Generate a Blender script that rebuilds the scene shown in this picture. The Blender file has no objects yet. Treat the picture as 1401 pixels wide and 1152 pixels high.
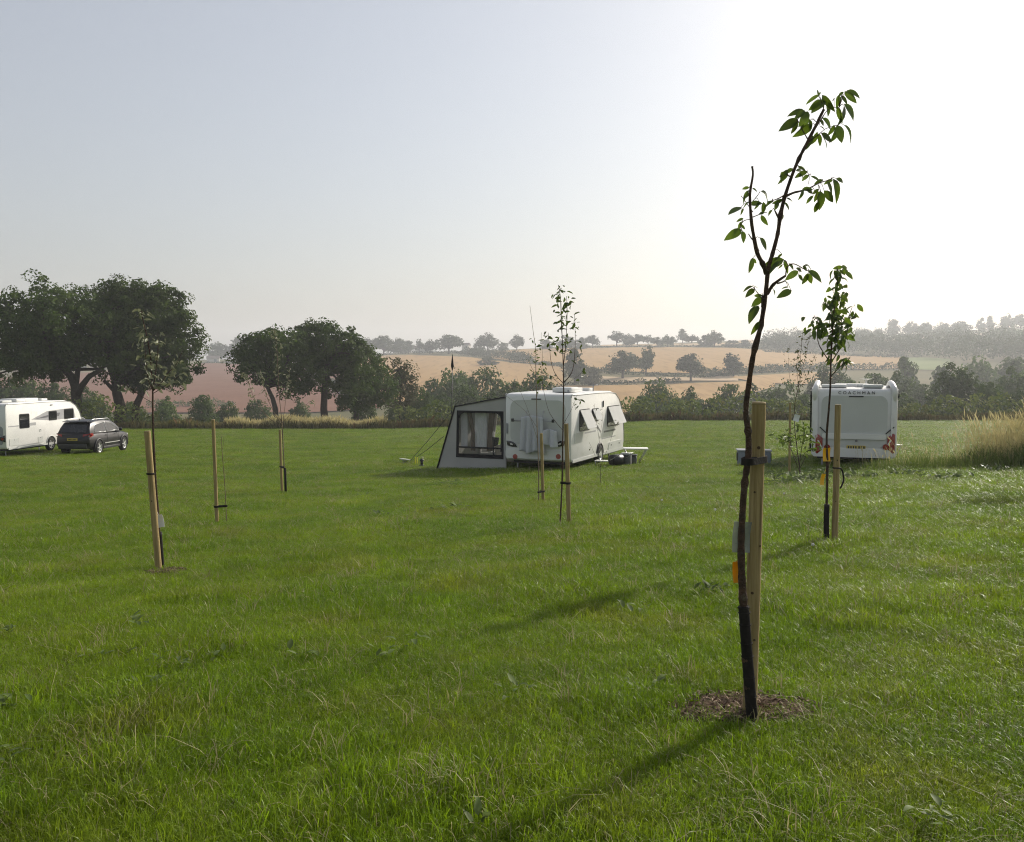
import bpy, bmesh, math, random
import numpy as np
from mathutils import Vector, Matrix, Euler, Quaternion

# ------------------------------------------------------------------ camera, sky, sun, exposure
S = bpy.context.scene
C = S.collection
F = 1213.0                      # focal length in photograph pixels (1401 wide)
HORIZON = 505.0
PITCH = math.atan((576.0 - HORIZON) / F)
CAMZ = 1.66
cam_d = bpy.data.cameras.new('camera'); cam = bpy.data.objects.new('camera', cam_d); C.objects.link(cam)
cam.location = (0, 0, CAMZ); cam.rotation_euler = (math.pi / 2 - PITCH, 0, 0)
cam_d.sensor_width = 36.0; cam_d.lens = 36.0 * F / 1401.0; cam_d.clip_start = 0.05; cam_d.clip_end = 9000
S.camera = cam

SUN_AZ, SUN_EL = math.radians(44.0), math.radians(28.0)
SV = Vector((math.sin(SUN_AZ) * math.cos(SUN_EL), math.cos(SUN_AZ) * math.cos(SUN_EL), math.sin(SUN_EL)))
W = bpy.data.worlds.new('World'); S.world = W; W.use_nodes = True
wn = W.node_tree.nodes; wl = W.node_tree.links; wn.clear()
sky = wn.new('ShaderNodeTexSky'); sky.sky_type = 'NISHITA'; sky.sun_disc = False
sky.sun_elevation = SUN_EL; sky.sun_rotation = SUN_AZ
sky.air_density = 1.2; sky.dust_density = 2.7; sky.ozone_density = 2.0; sky.altitude = 0
bg = wn.new('ShaderNodeBackground'); bg.inputs['Strength'].default_value = 0.074
wo = wn.new('ShaderNodeOutputWorld')
hsv = wn.new('ShaderNodeHueSaturation'); hsv.inputs['Saturation'].default_value = 0.72        # milky summer haze: an even pale veil over the whole sky
veil = wn.new('ShaderNodeMix'); veil.data_type = 'RGBA'; veil.blend_type = 'ADD'; veil.inputs['Factor'].default_value = 1.0; veil.inputs['B'].default_value = (2.10, 2.02, 2.06, 1)
wl.new(sky.outputs[0], hsv.inputs['Color']); wl.new(hsv.outputs[0], veil.inputs['A']); wl.new(veil.outputs['Result'], bg.inputs['Color']); wl.new(bg.outputs[0], wo.inputs['Surface'])
sun_d = bpy.data.lights.new('sun', 'SUN'); sun_d.energy = 4.3; sun_d.angle = math.radians(0.9); sun_d.color = (1.0, 0.93, 0.82)
sun = bpy.data.objects.new('sun', sun_d); C.objects.link(sun); sun.rotation_euler = SV.to_track_quat('Z', 'Y').to_euler()
sun.location = (40, 40, 60)
HAZE_DENSITY = 0.00045
S.view_settings.view_transform = 'Standard'; S.view_settings.look = 'None'
S.view_settings.gamma = 1.0; S.view_settings.use_curve_mapping = False
S.view_settings.exposure = 0.36
S.cycles.use_denoising = True; S.cycles.denoiser = 'OPENIMAGEDENOISE'; S.cycles.denoising_input_passes = 'RGB_ALBEDO_NORMAL'; S.cycles.denoising_prefilter = 'NONE'; S.cycles.filter_width = 1.1
S.cycles.max_bounces = 6; S.cycles.adaptive_threshold = 0.02; S.cycles.use_light_tree = False; S.cycles.transparent_max_bounces = 12; S.cycles.volume_bounces = 0
S.cycles.diffuse_bounces = 2; S.cycles.glossy_bounces = 2
S.cycles.sample_clamp_indirect = 3.0

# ------------------------------------------------------------------ helpers
R = math.radians
rng = np.random.default_rng(7)
random.seed(7)

def sstep(a, b, v):
    t = np.clip((np.asarray(v, float) - a) / (b - a), 0, 1); return t * t * (3 - 2 * t)

_gy = np.array([-400, -80, 0, 4.2, 9.5, 12, 19, 28, 42, 46, 88, 400])
_gz = np.array([2.0, 1.6, .1, 0, -.34, -.5, -1.05, -1.6, -2.15, -2.3, -3.95, -8])
_sy = np.arange(-120, 150, .25); _k = np.exp(-.5 * (np.arange(-12, 13) * .25 / 1.2) ** 2); _k /= _k.sum()
_sz = np.convolve(np.interp(_sy, _gy, _gz), _k, mode='same'); _sz[:14] = _sz[14]; _sz[-14:] = _sz[-15]
_rp = np.array([-1200, -300, 0, 300, 500, 600, 700, 820, 1000, 1100, 1200, 1300, 1400, 1800, 3000])
_rr = np.array([500, 500, 500, 491, 484, 480, 477, 471, 465, 463, 458, 452, 446, 440, 440])

def field_z(x, y):
    z = np.interp(y, _sy, _sz) + .03 * np.clip(x, -12, 15) * sstep(3, 12, y)
    z = z + .012 * np.sin(x * 1.7 + y * .6) * np.sin(y * 1.3 - x * .4) * sstep(2, 4, y)
    return z

def terrain(x, y):
    x = np.asarray(x, float); y = np.asarray(y, float)
    zf = field_z(x, np.minimum(y, 88.0))
    z = zf + (-20 - zf) * sstep(89, 230, y)
    ys = np.maximum(y, 100.0)
    px = 700.5 + F * x / ys
    crow = np.interp(px, _rp, _rr)
    cd = 950 + 550 * sstep(950, 1250, px)
    zc = CAMZ + cd * (HORIZON - crow) / F
    u = (y - 230) / (cd - 230)
    su = np.where(u < .9, u, .9 + .1 * np.tanh((u - .9) / .1))
    z = np.where(y > 230, -20 + (zc + 20) * np.maximum(su, 0), z)
    return z

def tz(x, y): return float(terrain(x, y))

_fw = Vector((0, math.cos(PITCH), -math.sin(PITCH))); _up = Vector((0, math.sin(PITCH), math.cos(PITCH)))
def ray(px, py):
    return _fw + Vector((1, 0, 0)) * ((px - 700.5) / F) + _up * ((576.0 - py) / F)
def at(px, py, Y):
    d = ray(px, py); return Vector((0, 0, CAMZ)) + d * (Y / d.y)
_steps = np.geomspace(2.0, 1900, 900)
def hit(px, py):
    """where the sight line of a pixel meets the ground"""
    d = ray(px, py); d = d / d.y
    zs = CAMZ + d.z * _steps; tt = terrain(d.x * _steps, _steps)
    below = np.nonzero(zs < tt)[0]
    if len(below) == 0: return None
    i = below[0]; a, b = _steps[max(i - 1, 0)], _steps[i]
    for _ in range(30):
        m = (a + b) / 2
        if CAMZ + d.z * m < tz(d.x * m, m): b = m
        else: a = m
    return Vector((d.x * b, b, tz(d.x * b, b)))

def tag(o, label=None, cat=None, group=None, kind=None):
    if label: o['label'] = label
    if cat: o['category'] = cat
    if group: o['group'] = group
    if kind: o['kind'] = kind
    return o
def empty(name, loc, rz=0.0, label=None, cat=None, group=None):
    o = bpy.data.objects.new(name, None); C.objects.link(o); o.location = loc; o.rotation_euler = (0, 0, rz)
    o.empty_display_size = .2
    return tag(o, label, cat, group)
def link(name, me, mat=None, parent=None):
    o = bpy.data.objects.new(name, me); C.objects.link(o)
    if mat is not None and len(me.materials) == 0: me.materials.append(mat)
    if parent is not None: o.parent = parent
    return o
def np_mesh(name, V, Fc, smooth=False):
    V = np.asarray(V, np.float32); Fc = np.asarray(Fc, np.int32); k = Fc.shape[1]
    me = bpy.data.meshes.new(name)
    me.vertices.add(len(V)); me.vertices.foreach_set('co', V.ravel())
    me.loops.add(Fc.size); me.loops.foreach_set('vertex_index', Fc.ravel())
    me.polygons.add(len(Fc)); me.polygons.foreach_set('loop_start', np.arange(0, Fc.size, k, dtype=np.int32))
    me.polygons.foreach_set('loop_total', np.full(len(Fc), k, np.int32))
    if smooth: me.polygons.foreach_set('use_smooth', np.ones(len(Fc), bool))
    me.update(calc_edges=True)
    return me

class MB:
    def __init__(s): s.v = []; s.f = []; s.sm = []
    def add(s, vs, fs, smooth=False):
        o = len(s.v); s.v += [tuple(v) for v in vs]
        for f in fs: s.f.append(tuple(i + o for i in f)); s.sm.append(smooth)
        return s
    def box(s, c, size, m=None):
        x, y, z = [q / 2 for q in size]
        vs = [Vector((a, b, d)) for a in (-x, x) for b in (-y, y) for d in (-z, z)]
        if m is not None: vs = [m @ v for v in vs]
        vs = [v + Vector(c) for v in vs]
        return s.add(vs, [(0, 1, 3, 2), (4, 6, 7, 5), (0, 4, 5, 1), (2, 3, 7, 6), (0, 2, 6, 4), (1, 5, 7, 3)])
    def tube(s, pts, radii, n=8, cap=True):
        pts = [Vector(p) for p in pts]
        if not hasattr(radii, '__len__'): radii = [radii] * len(pts)
        vs = []; ref = None
        for i, p in enumerate(pts):
            t = (pts[min(i + 1, len(pts) - 1)] - pts[max(i - 1, 0)]).normalized()
            if ref is None:
                ref = Vector((1, 0, 0)) if abs(t.x) < .8 else Vector((0, 1, 0))
            a = (ref - t * ref.dot(t)).normalized(); ref = a; b = t.cross(a)
            for k in range(n):
                w = 2 * math.pi * k / n
                vs.append(p + (a * math.cos(w) + b * math.sin(w)) * radii[i])
        fs = []
        for i in range(len(pts) - 1):
            for k in range(n):
                fs.append((i * n + k, i * n + (k + 1) % n, (i + 1) * n + (k + 1) % n, (i + 1) * n + k))
        s.add(vs, fs, True)
        if cap:
            o = len(s.v) - len(vs)
            s.f.append(tuple(o + k for k in reversed(range(n)))); s.sm.append(False)
            s.f.append(tuple(o + (len(pts) - 1) * n + k for k in range(n))); s.sm.append(False)
        return s
    def prism(s, poly, off):
        n = len(poly); off = Vector(off); a = [Vector(p) for p in poly]
        vs = a + [p + off for p in a]
        fs = [tuple(reversed(range(n))), tuple(range(n, 2 * n))] + [(i, (i + 1) % n, n + (i + 1) % n, n + i) for i in range(n)]
        return s.add(vs, fs)
    def mesh(s, name, recalc=True, bevel=0.0, seg=2, angle=35):
        me = bpy.data.meshes.new(name); me.from_pydata(s.v, [], s.f)
        me.polygons.foreach_set('use_smooth', s.sm); 
        if recalc or bevel:
            bm = bmesh.new(); bm.from_mesh(me)
            if bevel:
                bmesh.ops.remove_doubles(bm, verts=bm.verts, dist=1e-5)
            bmesh.ops.recalc_face_normals(bm, faces=bm.faces)
            if bevel:
                es = [e for e in bm.edges if len(e.link_faces) == 2 and e.calc_face_angle(0) > R(angle)]
                bmesh.ops.bevel(bm, geom=es, offset=bevel, segments=seg, profile=.5, affect='EDGES', clamp_overlap=True)
                for f in bm.faces: f.smooth = True
            bm.to_mesh(me); bm.free()
            if bevel: me.set_sharp_from_angle(angle=R(40))
        me.update(); return me
    def build(s, name, mat, parent=None, bevel=0.0, **k):
        return link(name, s.mesh(name, bevel=bevel, **k), mat, parent)

# ------------------------------------------------------------------ materials
M = {}
def nd(nt, t, **kw):
    n = nt.nodes.new(t)
    for k, v in kw.items(): setattr(n, k, v)
    return n
def mat(name, c1, c2=None, scale=8.0, rough=.6, metal=0.0, spec=.3, bump=0.0, bscale=None, detail=4.0, coat=0.0,
        stretch=None, transl=0.0, tcol=None, obj=False, rand=0.0, noise2=None, alpha=None):
    m = bpy.data.materials.new(name); m.use_nodes = True; nt = m.node_tree; nt.nodes.clear()
    out = nd(nt, 'ShaderNodeOutputMaterial'); p = nd(nt, 'ShaderNodeBsdfPrincipled')
    p.inputs['Roughness'].default_value = rough; p.inputs['Metallic'].default_value = metal
    p.inputs['Specular IOR Level'].default_value = spec; p.inputs['Coat Weight'].default_value = coat
    p.inputs['Coat Roughness'].default_value = .08
    L = nt.links
    geo = nd(nt, 'ShaderNodeNewGeometry'); tc = nd(nt, 'ShaderNodeTexCoord')
    vec = tc.outputs['Object'] if obj else geo.outputs['Position']
    if stretch:
        mp = nd(nt, 'ShaderNodeMapping'); mp.inputs['Scale'].default_value = stretch; L.new(vec, mp.inputs['Vector']); vec = mp.outputs[0]
    c2 = c2 or tuple(c * .8 for c in c1)
    nz = nd(nt, 'ShaderNodeTexNoise'); nz.inputs['Scale'].default_value = scale; nz.inputs['Detail'].default_value = detail
    L.new(vec, nz.inputs['Vector'])
    rp = nd(nt, 'ShaderNodeValToRGB'); rp.color_ramp.elements[0].position = .32; rp.color_ramp.elements[1].position = .68
    rp.color_ramp.elements[0].color = (*c1, 1); rp.color_ramp.elements[1].color = (*c2, 1)
    L.new(nz.outputs['Fac'], rp.inputs['Fac']); col = rp.outputs['Color']
    if noise2:                                   # (colour, scale, low, high)
        n2 = nd(nt, 'ShaderNodeTexNoise'); n2.inputs['Scale'].default_value = noise2[1]; n2.inputs['Detail'].default_value = 5
        L.new(vec, n2.inputs['Vector'])
        mr = nd(nt, 'ShaderNodeMapRange'); mr.inputs['From Min'].default_value = noise2[2]; mr.inputs['From Max'].default_value = noise2[3]
        L.new(n2.outputs['Fac'], mr.inputs['Value'])
        mx = nd(nt, 'ShaderNodeMix', data_type='RGBA'); L.new(mr.outputs[0], mx.inputs['Factor']); L.new(col, mx.inputs['A'])
        mx.inputs['B'].default_value = (*noise2[0], 1); col = mx.outputs['Result']
    if rand:
        oi = nd(nt, 'ShaderNodeObjectInfo'); mr = nd(nt, 'ShaderNodeMapRange')
        mr.inputs['To Min'].default_value = 1 - rand; mr.inputs['To Max'].default_value = 1 + rand
        L.new(oi.outputs['Random'], mr.inputs['Value'])
        hs = nd(nt, 'ShaderNodeHueSaturation'); L.new(mr.outputs[0], hs.inputs['Value']); L.new(col, hs.inputs['Color']); col = hs.outputs[0]
    L.new(col, p.inputs['Base Color'])
    if bump:
        nb = nd(nt, 'ShaderNodeTexNoise'); nb.inputs['Scale'].default_value = bscale or scale * 3; nb.inputs['Detail'].default_value = 5
        L.new(vec, nb.inputs['Vector']); bp = nd(nt, 'ShaderNodeBump'); bp.inputs['Strength'].default_value = bump
        bp.inputs['Distance'].default_value = .02
        L.new(nb.outputs['Fac'], bp.inputs['Height']); L.new(bp.outputs[0], p.inputs['Normal'])
    sh = p.outputs[0]
    if transl:
        t = nd(nt, 'ShaderNodeBsdfTranslucent')
        if tcol is None: L.new(col, t.inputs['Color'])
        else:
            mx = nd(nt, 'ShaderNodeMix', data_type='RGBA', blend_type='MULTIPLY'); mx.inputs['Factor'].default_value = 1
            L.new(col, mx.inputs['A']); mx.inputs['B'].default_value = (*tcol, 1); L.new(mx.outputs['Result'], t.inputs['Color'])
        ms = nd(nt, 'ShaderNodeMixShader'); ms.inputs[0].default_value = transl
        L.new(sh, ms.inputs[1]); L.new(t.outputs[0], ms.inputs[2]); sh = ms.outputs[0]
    if alpha is not None:
        t = nd(nt, 'ShaderNodeBsdfTransparent'); ms = nd(nt, 'ShaderNodeMixShader'); ms.inputs[0].default_value = alpha
        L.new(t.outputs[0], ms.inputs[1]); L.new(sh, ms.inputs[2]); sh = ms.outputs[0]
    L.new(sh, out.inputs['Surface']); M[name] = m; return m

mat('meadow', (.080, .122, .010), (.122, .162, .015), scale=.35, rough=1.0, spec=.0, bump=1.0, bscale=14, noise2=((.11, .115, .03), 1.6, .5, .75))
mat('grass_blade', (.106, .178, .012), (.172, .240, .019), scale=.45, rough=.36, spec=.11, transl=.42, tcol=(1.45, 1.5, .55), rand=.34, noise2=((.185, .20, .035), .9, .52, .78))
mat('straw_blade', (.26, .23, .10), (.34, .30, .15), scale=2, rough=.6, transl=.35, rand=.2)
mat('dry_grass', (.42, .36, .16), (.55, .48, .25), scale=1.5, rough=.7, spec=.1, transl=.35, noise2=((.20, .20, .06), 2.2, .58, .8))
mat('rough_grass', (.10, .11, .035), (.20, .16, .06), scale=.25, rough=.8, spec=.1, transl=.3)
mat('russet_weed', (.16, .085, .04), (.24, .15, .06), scale=.6, rough=.8, transl=.25)
mat('hill_grass', (.10, .10, .04), (.16, .13, .06), scale=.02, rough=.95, spec=.05)
mat('stubble', (.365, .225, .095), (.425, .27, .118), scale=.03, rough=.95, spec=.05, noise2=((.31, .19, .08), .25, .5, .7), stretch=(1, .12, 1))
mat('pale_stubble', (.46, .34, .21), (.52, .39, .25), scale=.02, rough=.95, spec=.05)
mat('ploughed', (.185, .092, .058), (.215, .11, .072), scale=.05, rough=.95, spec=.05, noise2=((.16, .07, .046), .3, .5, .75))
mat('pasture', (.16, .20, .07), (.20, .23, .09), scale=.03, rough=.95, spec=.05)
mat('oak_leaf', (.038, .066, .015), (.082, .114, .028), scale=.6, rough=.65, spec=.12, transl=.3, tcol=(1.3, 1.5, .7), rand=.15)
mat('tree_leaf', (.038, .068, .016), (.082, .116, .030), scale=.5, rough=.7, spec=.1, transl=.3, tcol=(1.3, 1.5, .7), rand=.3)
mat('far_leaf', (.045, .066, .024), (.070, .092, .034), scale=.12, rough=.8, spec=.1, transl=.2, rand=.25)
mat('olive_leaf', (.085, .095, .040), (.12, .12, .055), scale=.4, rough=.7, spec=.1, transl=.25, rand=.15)
mat('bramble_leaf', (.095, .135, .032), (.185, .215, .068), scale=.45, rough=.7, spec=.1, transl=.3, noise2=((.17, .14, .06), .9, .58, .75))
mat('bark', (.075, .062, .048), (.045, .038, .030), scale=6, rough=.9, spec=.1, bump=.6, bscale=20)
mat('sapling_bark', (.10, .060, .040), (.042, .030, .024), scale=28, rough=.8, spec=.15, bump=.9, bscale=110, noise2=((.14, .115, .085), 14, .58, .75))
mat('twig', (.20, .15, .095), (.12, .09, .06), scale=30, rough=.8)
mat('sap_leaf', (.046, .074, .019), (.074, .108, .027), scale=22, rough=.42, spec=.3, transl=.38, tcol=(1.7, 1.75, .5), rand=.4)
mat('pale_leaf', (.20, .22, .12), (.30, .31, .19), scale=15, rough=.5, spec=.3, transl=.3, rand=.2)
mat('stake_wood', (.40, .31, .15), (.27, .20, .09), scale=11, rough=.85, spec=.12, stretch=(7, 7, .3), bump=.6, bscale=45, noise2=((.13, .095, .05), 4, .56, .78))
mat('stake_end', (.36, .28, .15), (.28, .21, .11), scale=40, rough=.85)
mat('knot', (.09, .055, .03), (.06, .04, .02), scale=40, rough=.8)
mat('black_rubber', (.016, .014, .013), (.026, .022, .020), scale=25, rough=.8, spec=.12, bump=.2, bscale=80)
mat('yellow_tag', (.80, .52, .02), (.72, .45, .02), scale=20, rough=.4, spec=.5, transl=.3)
mat('orange_tag', (.80, .38, .01), (.72, .33, .01), scale=20, rough=.4, spec=.5, transl=.3)
mat('white_tag', (.72, .74, .72), (.64, .66, .66), scale=20, rough=.4, spec=.5, transl=.15)
mat('clear_tag', (.27, .29, .28), (.22, .24, .23), scale=20, rough=.3, spec=.4, transl=.25, alpha=.62)
mat('tag_print', (.16, .17, .17), scale=20, rough=.6)
mat('soil', (.060, .040, .027), (.10, .07, .045), scale=14, rough=.95, spec=.05, bump=1.0, bscale=40)
mat('wood_chip', (.12, .08, .05), (.24, .17, .11), scale=25, rough=.85, rand=.3)
mat('caravan_white', (.72, .715, .68), (.67, .665, .63), scale=1.2, rough=.3, spec=.45, coat=.2, noise2=((.60, .59, .54), 3.0, .55, .85))
mat('caravan_panel', (.54, .55, .52), (.49, .50, .475), scale=1.2, rough=.4, spec=.4, coat=.1)
mat('caravan_grey', (.30, .31, .32), (.26, .27, .28), scale=2, rough=.35, spec=.5)
mat('graphic_dark', (.16, .16, .17), (.13, .13, .14), scale=3, rough=.35)
mat('graphic_mid', (.38, .38, .38), (.33, .33, .34), scale=3, rough=.35)
mat('window_dark', (.012, .013, .015), (.02, .021, .023), scale=3, rough=.06, spec=.6)
mat('window_tint', (.10, .105, .11), (.14, .145, .15), scale=3, rough=.1, spec=.6, alpha=.78)
mat('black_plastic', (.02, .02, .021), (.03, .03, .031), scale=20, rough=.45, spec=.4)
mat('red_lens', (.30, .018, .015), (.22, .012, .012), scale=10, rough=.15, spec=.6)
mat('pink_lens', (.36, .08, .07), (.30, .07, .06), scale=10, rough=.15, spec=.6)
mat('clear_lens', (.75, .72, .68), (.6, .58, .55), scale=10, rough=.12, spec=.6)
mat('plate_yellow', (.55, .42, .08), (.5, .38, .07), scale=10, rough=.4)
mat('plate_text', (.03, .03, .03), scale=10, rough=.5)
mat('tyre', (.022, .022, .022), (.032, .031, .03), scale=20, rough=.85, spec=.2)
mat('alloy', (.70, .70, .70), (.62, .62, .62), scale=15, rough=.3, metal=.6)
mat('steel', (.42, .42, .42), (.34, .34, .34), scale=15, rough=.4, metal=.8)
mat('car_paint', (.014, .013, .016), (.011, .0105, .013), scale=1.0, rough=.35, spec=.3, coat=.25)
mat('awning_grey', (.50, .49, .47), (.45, .44, .42), scale=2.0, rough=.85, spec=.1, bump=.3, bscale=6, transl=.22)
mat('awning_roof', (.25, .25, .245), (.21, .21, .205), scale=2.0, rough=.85, spec=.1, bump=.3, bscale=6, transl=.25)
mat('awning_black', (.022, .021, .023), (.03, .029, .031), scale=4, rough=.8, spec=.1)
mat('vinyl', (.60, .60, .58), (.5, .5, .48), scale=2, rough=.12, spec=.5, alpha=.06)
mat('white_cloth', (.80, .80, .79), (.72, .72, .71), scale=3, rough=.9, spec=.05, transl=.35, bump=.4, bscale=9)
mat('towel', (.70, .71, .73), (.64, .65, .68), scale=30, rough=.95, spec=.02, transl=.25, bump=.4, bscale=120)
mat('wicker', (.12, .075, .045), (.07, .045, .03), scale=30, rough=.8)
mat('rope', (.05, .05, .05), (.09, .085, .08), scale=30, rough=.8)
mat('hi_yellow', (.75, .72, .06), (.7, .66, .05), scale=10, rough=.5)
mat('table_white', (.78, .78, .72), (.72, .72, .66), scale=5, rough=.5)
mat('tank_grey', (.10, .105, .105), (.13, .135, .135), scale=6, rough=.6)
mat('tank_lid', (.42, .43, .43), (.36, .37, .37), scale=6, rough=.55)
mat('box_grey', (.20, .23, .26), (.16, .18, .21), scale=4, rough=.5)
mat('house_wall', (.62, .58, .52), (.55, .51, .46), scale=.5, rough=.9)
mat('house_roof', (.20, .16, .14), (.16, .13, .12), scale=.6, rough=.9)
mat('dock_leaf', (.10, .15, .04), (.15, .19, .06), scale=14, rough=.6, spec=.15, transl=.35, rand=.25)
mat('rough_green', (.075, .11, .025), (.12, .15, .04), scale=3, rough=.5, spec=.3, transl=.35, tcol=(1.4, 1.5, .8))
mat('seed_white', (.75, .75, .72), scale=40, rough=.9, transl=.4)

# ------------------------------------------------------------------ ground
def grid_sheet(name, ys, ts, material, base=60.0):
    V = []; ys = np.asarray(ys, float); ts = np.asarray(ts, float)
    Yg, Tg = np.meshgrid(ys, ts, indexing='ij'); X = Tg * np.maximum(Yg, base)
    V = np.stack([X, Yg, terrain(X, Yg)], -1).reshape(-1, 3); n = len(ts)
    i, j = np.meshgrid(np.arange(len(ys) - 1), np.arange(n - 1), indexing='ij'); a = (i * n + j).ravel()
    me = np_mesh(name, V, np.stack([a, a + 1, a + n + 1, a + n], -1), smooth=True)
    o = link(name, me, material); o['kind'] = 'structure'; return o
tfine = np.concatenate([np.linspace(-3, -.45, 40)[:-1], np.linspace(-.45, .45, 181), np.linspace(.45, 3, 40)[1:]])
ysn = np.concatenate([np.linspace(-80, 0, 30)[:-1], np.linspace(0, 40, 110)[:-1], np.linspace(40, 89, 50)])
grid_sheet('meadow', ysn, tfine, M['meadow'])
grid_sheet('hillside', np.concatenate([np.linspace(89, 240, 40)[:-1], np.linspace(240, 1900, 140)]), np.linspace(-2.6, 2.6, 260), M['hill_grass'])

def field_sheet(name, cols, material, n=40, m=14):
    """cols: (px, top row, bottom row); the patch is laid on the hillside"""
    cols = np.array(cols, float); V = []; pxs = np.linspace(cols[0, 0], cols[-1, 0], n)
    for px in pxs:
        t = np.interp(px, cols[:, 0], cols[:, 1]); b = np.interp(px, cols[:, 0], cols[:, 2])
        hb, ht = hit(px, b), hit(px, t)
        if ht is None: ht = hit(px, t + 2) or hit(px, t + 5)
        for k in range(m):
            q = hb.lerp(ht, k / (m - 1)); V.append((q.x, q.y, tz(q.x, q.y) + .5))
    i, j = np.meshgrid(np.arange(n - 1), np.arange(m - 1), indexing='ij'); a = (i * m + j).ravel()
    o = link(name, np_mesh(name, V, np.stack([a, a + 1, a + m + 1, a + m], -1), True), material); o['kind'] = 'structure'; return o
field_sheet('ploughed_field', [(-40, 520, 566), (190, 506, 566), (285, 497, 566), (420, 504, 566), (520, 520, 560)], M['ploughed'])
field_sheet('stubble_field', [(490, 488, 552), (560, 486, 552), (640, 489, 552), (700, 497, 550), (770, 503, 550)], M['stubble'])
field_sheet('stubble_field', [(672, 482, 491), (720, 478, 497), (800, 476.5, 507), (900, 475.5, 511), (1000, 476.5, 512), (1100, 482.5, 507), (1180, 487, 506), (1236, 489, 505)], M['stubble'])
field_sheet('stubble_field', [(770, 529, 566), (860, 528, 566), (930, 526, 562), (1000, 523.5, 548), (1060, 522, 530)], M['stubble'])
field_sheet('stubble_field', [(800, 515, 524), (850, 517, 524), (930, 517, 522), (1010, 515, 522)], M['pale_stubble'], n=20, m=5)
field_sheet('stubble_field', [(1000, 516.5, 517.5), (1030, 515, 523), (1080, 512, 527), (1150, 509, 526)], M['stubble'], n=20, m=5)
field_sheet('stubble_field', [(816, 470.5, 474), (860, 469.5, 474), (900, 470, 474)], M['pale_stubble'], n=12, m=4)
field_sheet('stubble_field', [(922, 465.5, 473.5), (970, 464.5, 473.5), (1038, 464, 473)], M['pale_stubble'], n=14, m=4)
field_sheet('pasture', [(1238, 490, 506), (1270, 490, 507), (1300, 492, 507)], M['pasture'], n=12, m=5)
field_sheet('pasture', [(1378, 452, 463), (1400, 450, 463), (1440, 449, 463)], M['pasture'], n=10, m=5)
field_sheet('stubble_field', [(1208, 464, 471), (1240, 462, 468), (1278, 461, 465)], M['pale_stubble'], n=10, m=4)
field_sheet('stubble_field', [(1296, 459, 464), (1320, 457, 464), (1345, 456, 460)], M['pale_stubble'], n=10, m=4)

# ------------------------------------------------------------------ foliage
def unit(a): return a / np.maximum(np.linalg.norm(a, axis=-1, keepdims=True), 1e-9)
def cards(P, N, size, aspect=.62, g=None):
    """leaf-shaped four-sided faces: centres P, facing N"""
    g = g or rng; n = len(P); size = np.broadcast_to(size, (n,)) * g.uniform(.6, 1.35, n)
    t = unit(np.cross(N, g.normal(size=(n, 3)))); b = np.cross(N, t)
    L = (size * .5)[:, None]; w = L * aspect
    fold = N * (L * g.uniform(-.35, .35, n)[:, None])
    V = np.stack([P - t * L, P + b * w + fold, P + t * L, P - b * w + fold], 1).reshape(-1, 3)
    return V, np.arange(4 * n).reshape(n, 4)
def clump_points(blobs, n_sub, n_leaf, sub_r, g, flat=.75, shell=.55):
    """clumps over a set of ellipsoids, leaves in each clump"""
    blobs = np.array(blobs, float); vol = blobs[:, 3] * blobs[:, 4] * blobs[:, 5]; pr = vol ** .75; pr /= pr.sum()
    bi = g.choice(len(blobs), n_sub, p=pr); d = unit(g.normal(size=(n_sub, 3)))
    rad = np.where(g.random(n_sub) < .78, g.uniform(.78, 1.0, n_sub), g.uniform(.3, .8, n_sub))
    cc = blobs[bi, :3] + d * blobs[bi, 3:] * rad[:, None]
    si = g.integers(0, n_sub, n_leaf); sr = sub_r * g.uniform(.55, 1.45, n_sub)
    dd = unit(g.normal(size=(n_leaf, 3))); rr = sr[si] * g.uniform(shell, 1.05, n_leaf) ** .7
    P = cc[si] + dd * rr[:, None] * np.array([1, 1, flat])
    N = unit(dd * .8 + d[si] * .5 + g.normal(size=(n_leaf, 3)) * .6 + np.array([0, 0, .3]))
    return P, N, cc
def crown_mesh(name, blobs, n_sub, n_leaf, sub_r, leaf, seed, zmin=None, **k):
    g = np.random.default_rng(seed); P, N, cc = clump_points(blobs, n_sub, n_leaf, sub_r, g, **k)
    if zmin is not None:
        q = P[:, 2] > zmin; P, N = P[q], N[q]
    V, Fc = cards(P, N, leaf, g=g); return np_mesh(name, V, Fc), cc
def limb_path(a, b, g, bend=.12, n=5):
    a = np.array(a, float); b = np.array(b, float); L = np.linalg.norm(b - a); mid = g.normal(size=3) * bend * L
    return [a + (b - a) * t + mid * math.sin(math.pi * t) * (1 if k else 0) + np.array([0, 0, .08 * L * math.sin(math.pi * t)]) for k, t in enumerate(np.linspace(0, 1, n))]
def trunk_mesh(name, fork, r0, targets, seed, base=(0, 0, -.6), r1=None):
    g = np.random.default_rng(seed); m = MB(); r1 = r1 or r0 * .62
    p = limb_path(base, fork, g, .05, 5); rr = list(np.linspace(r0, r1, 5)); rr[0] = r0 * 1.35
    m.tube(p, rr, 9)
    for t in targets:
        s = p[3 + int(g.integers(0, 2))]; L = np.linalg.norm(np.array(t) - s)
        m.tube(limb_path(s, t, g, .1, 6), list(np.linspace(r1 * .62, max(.03, r1 * .14), 6)), 6)
    return m.mesh(name)

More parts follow.
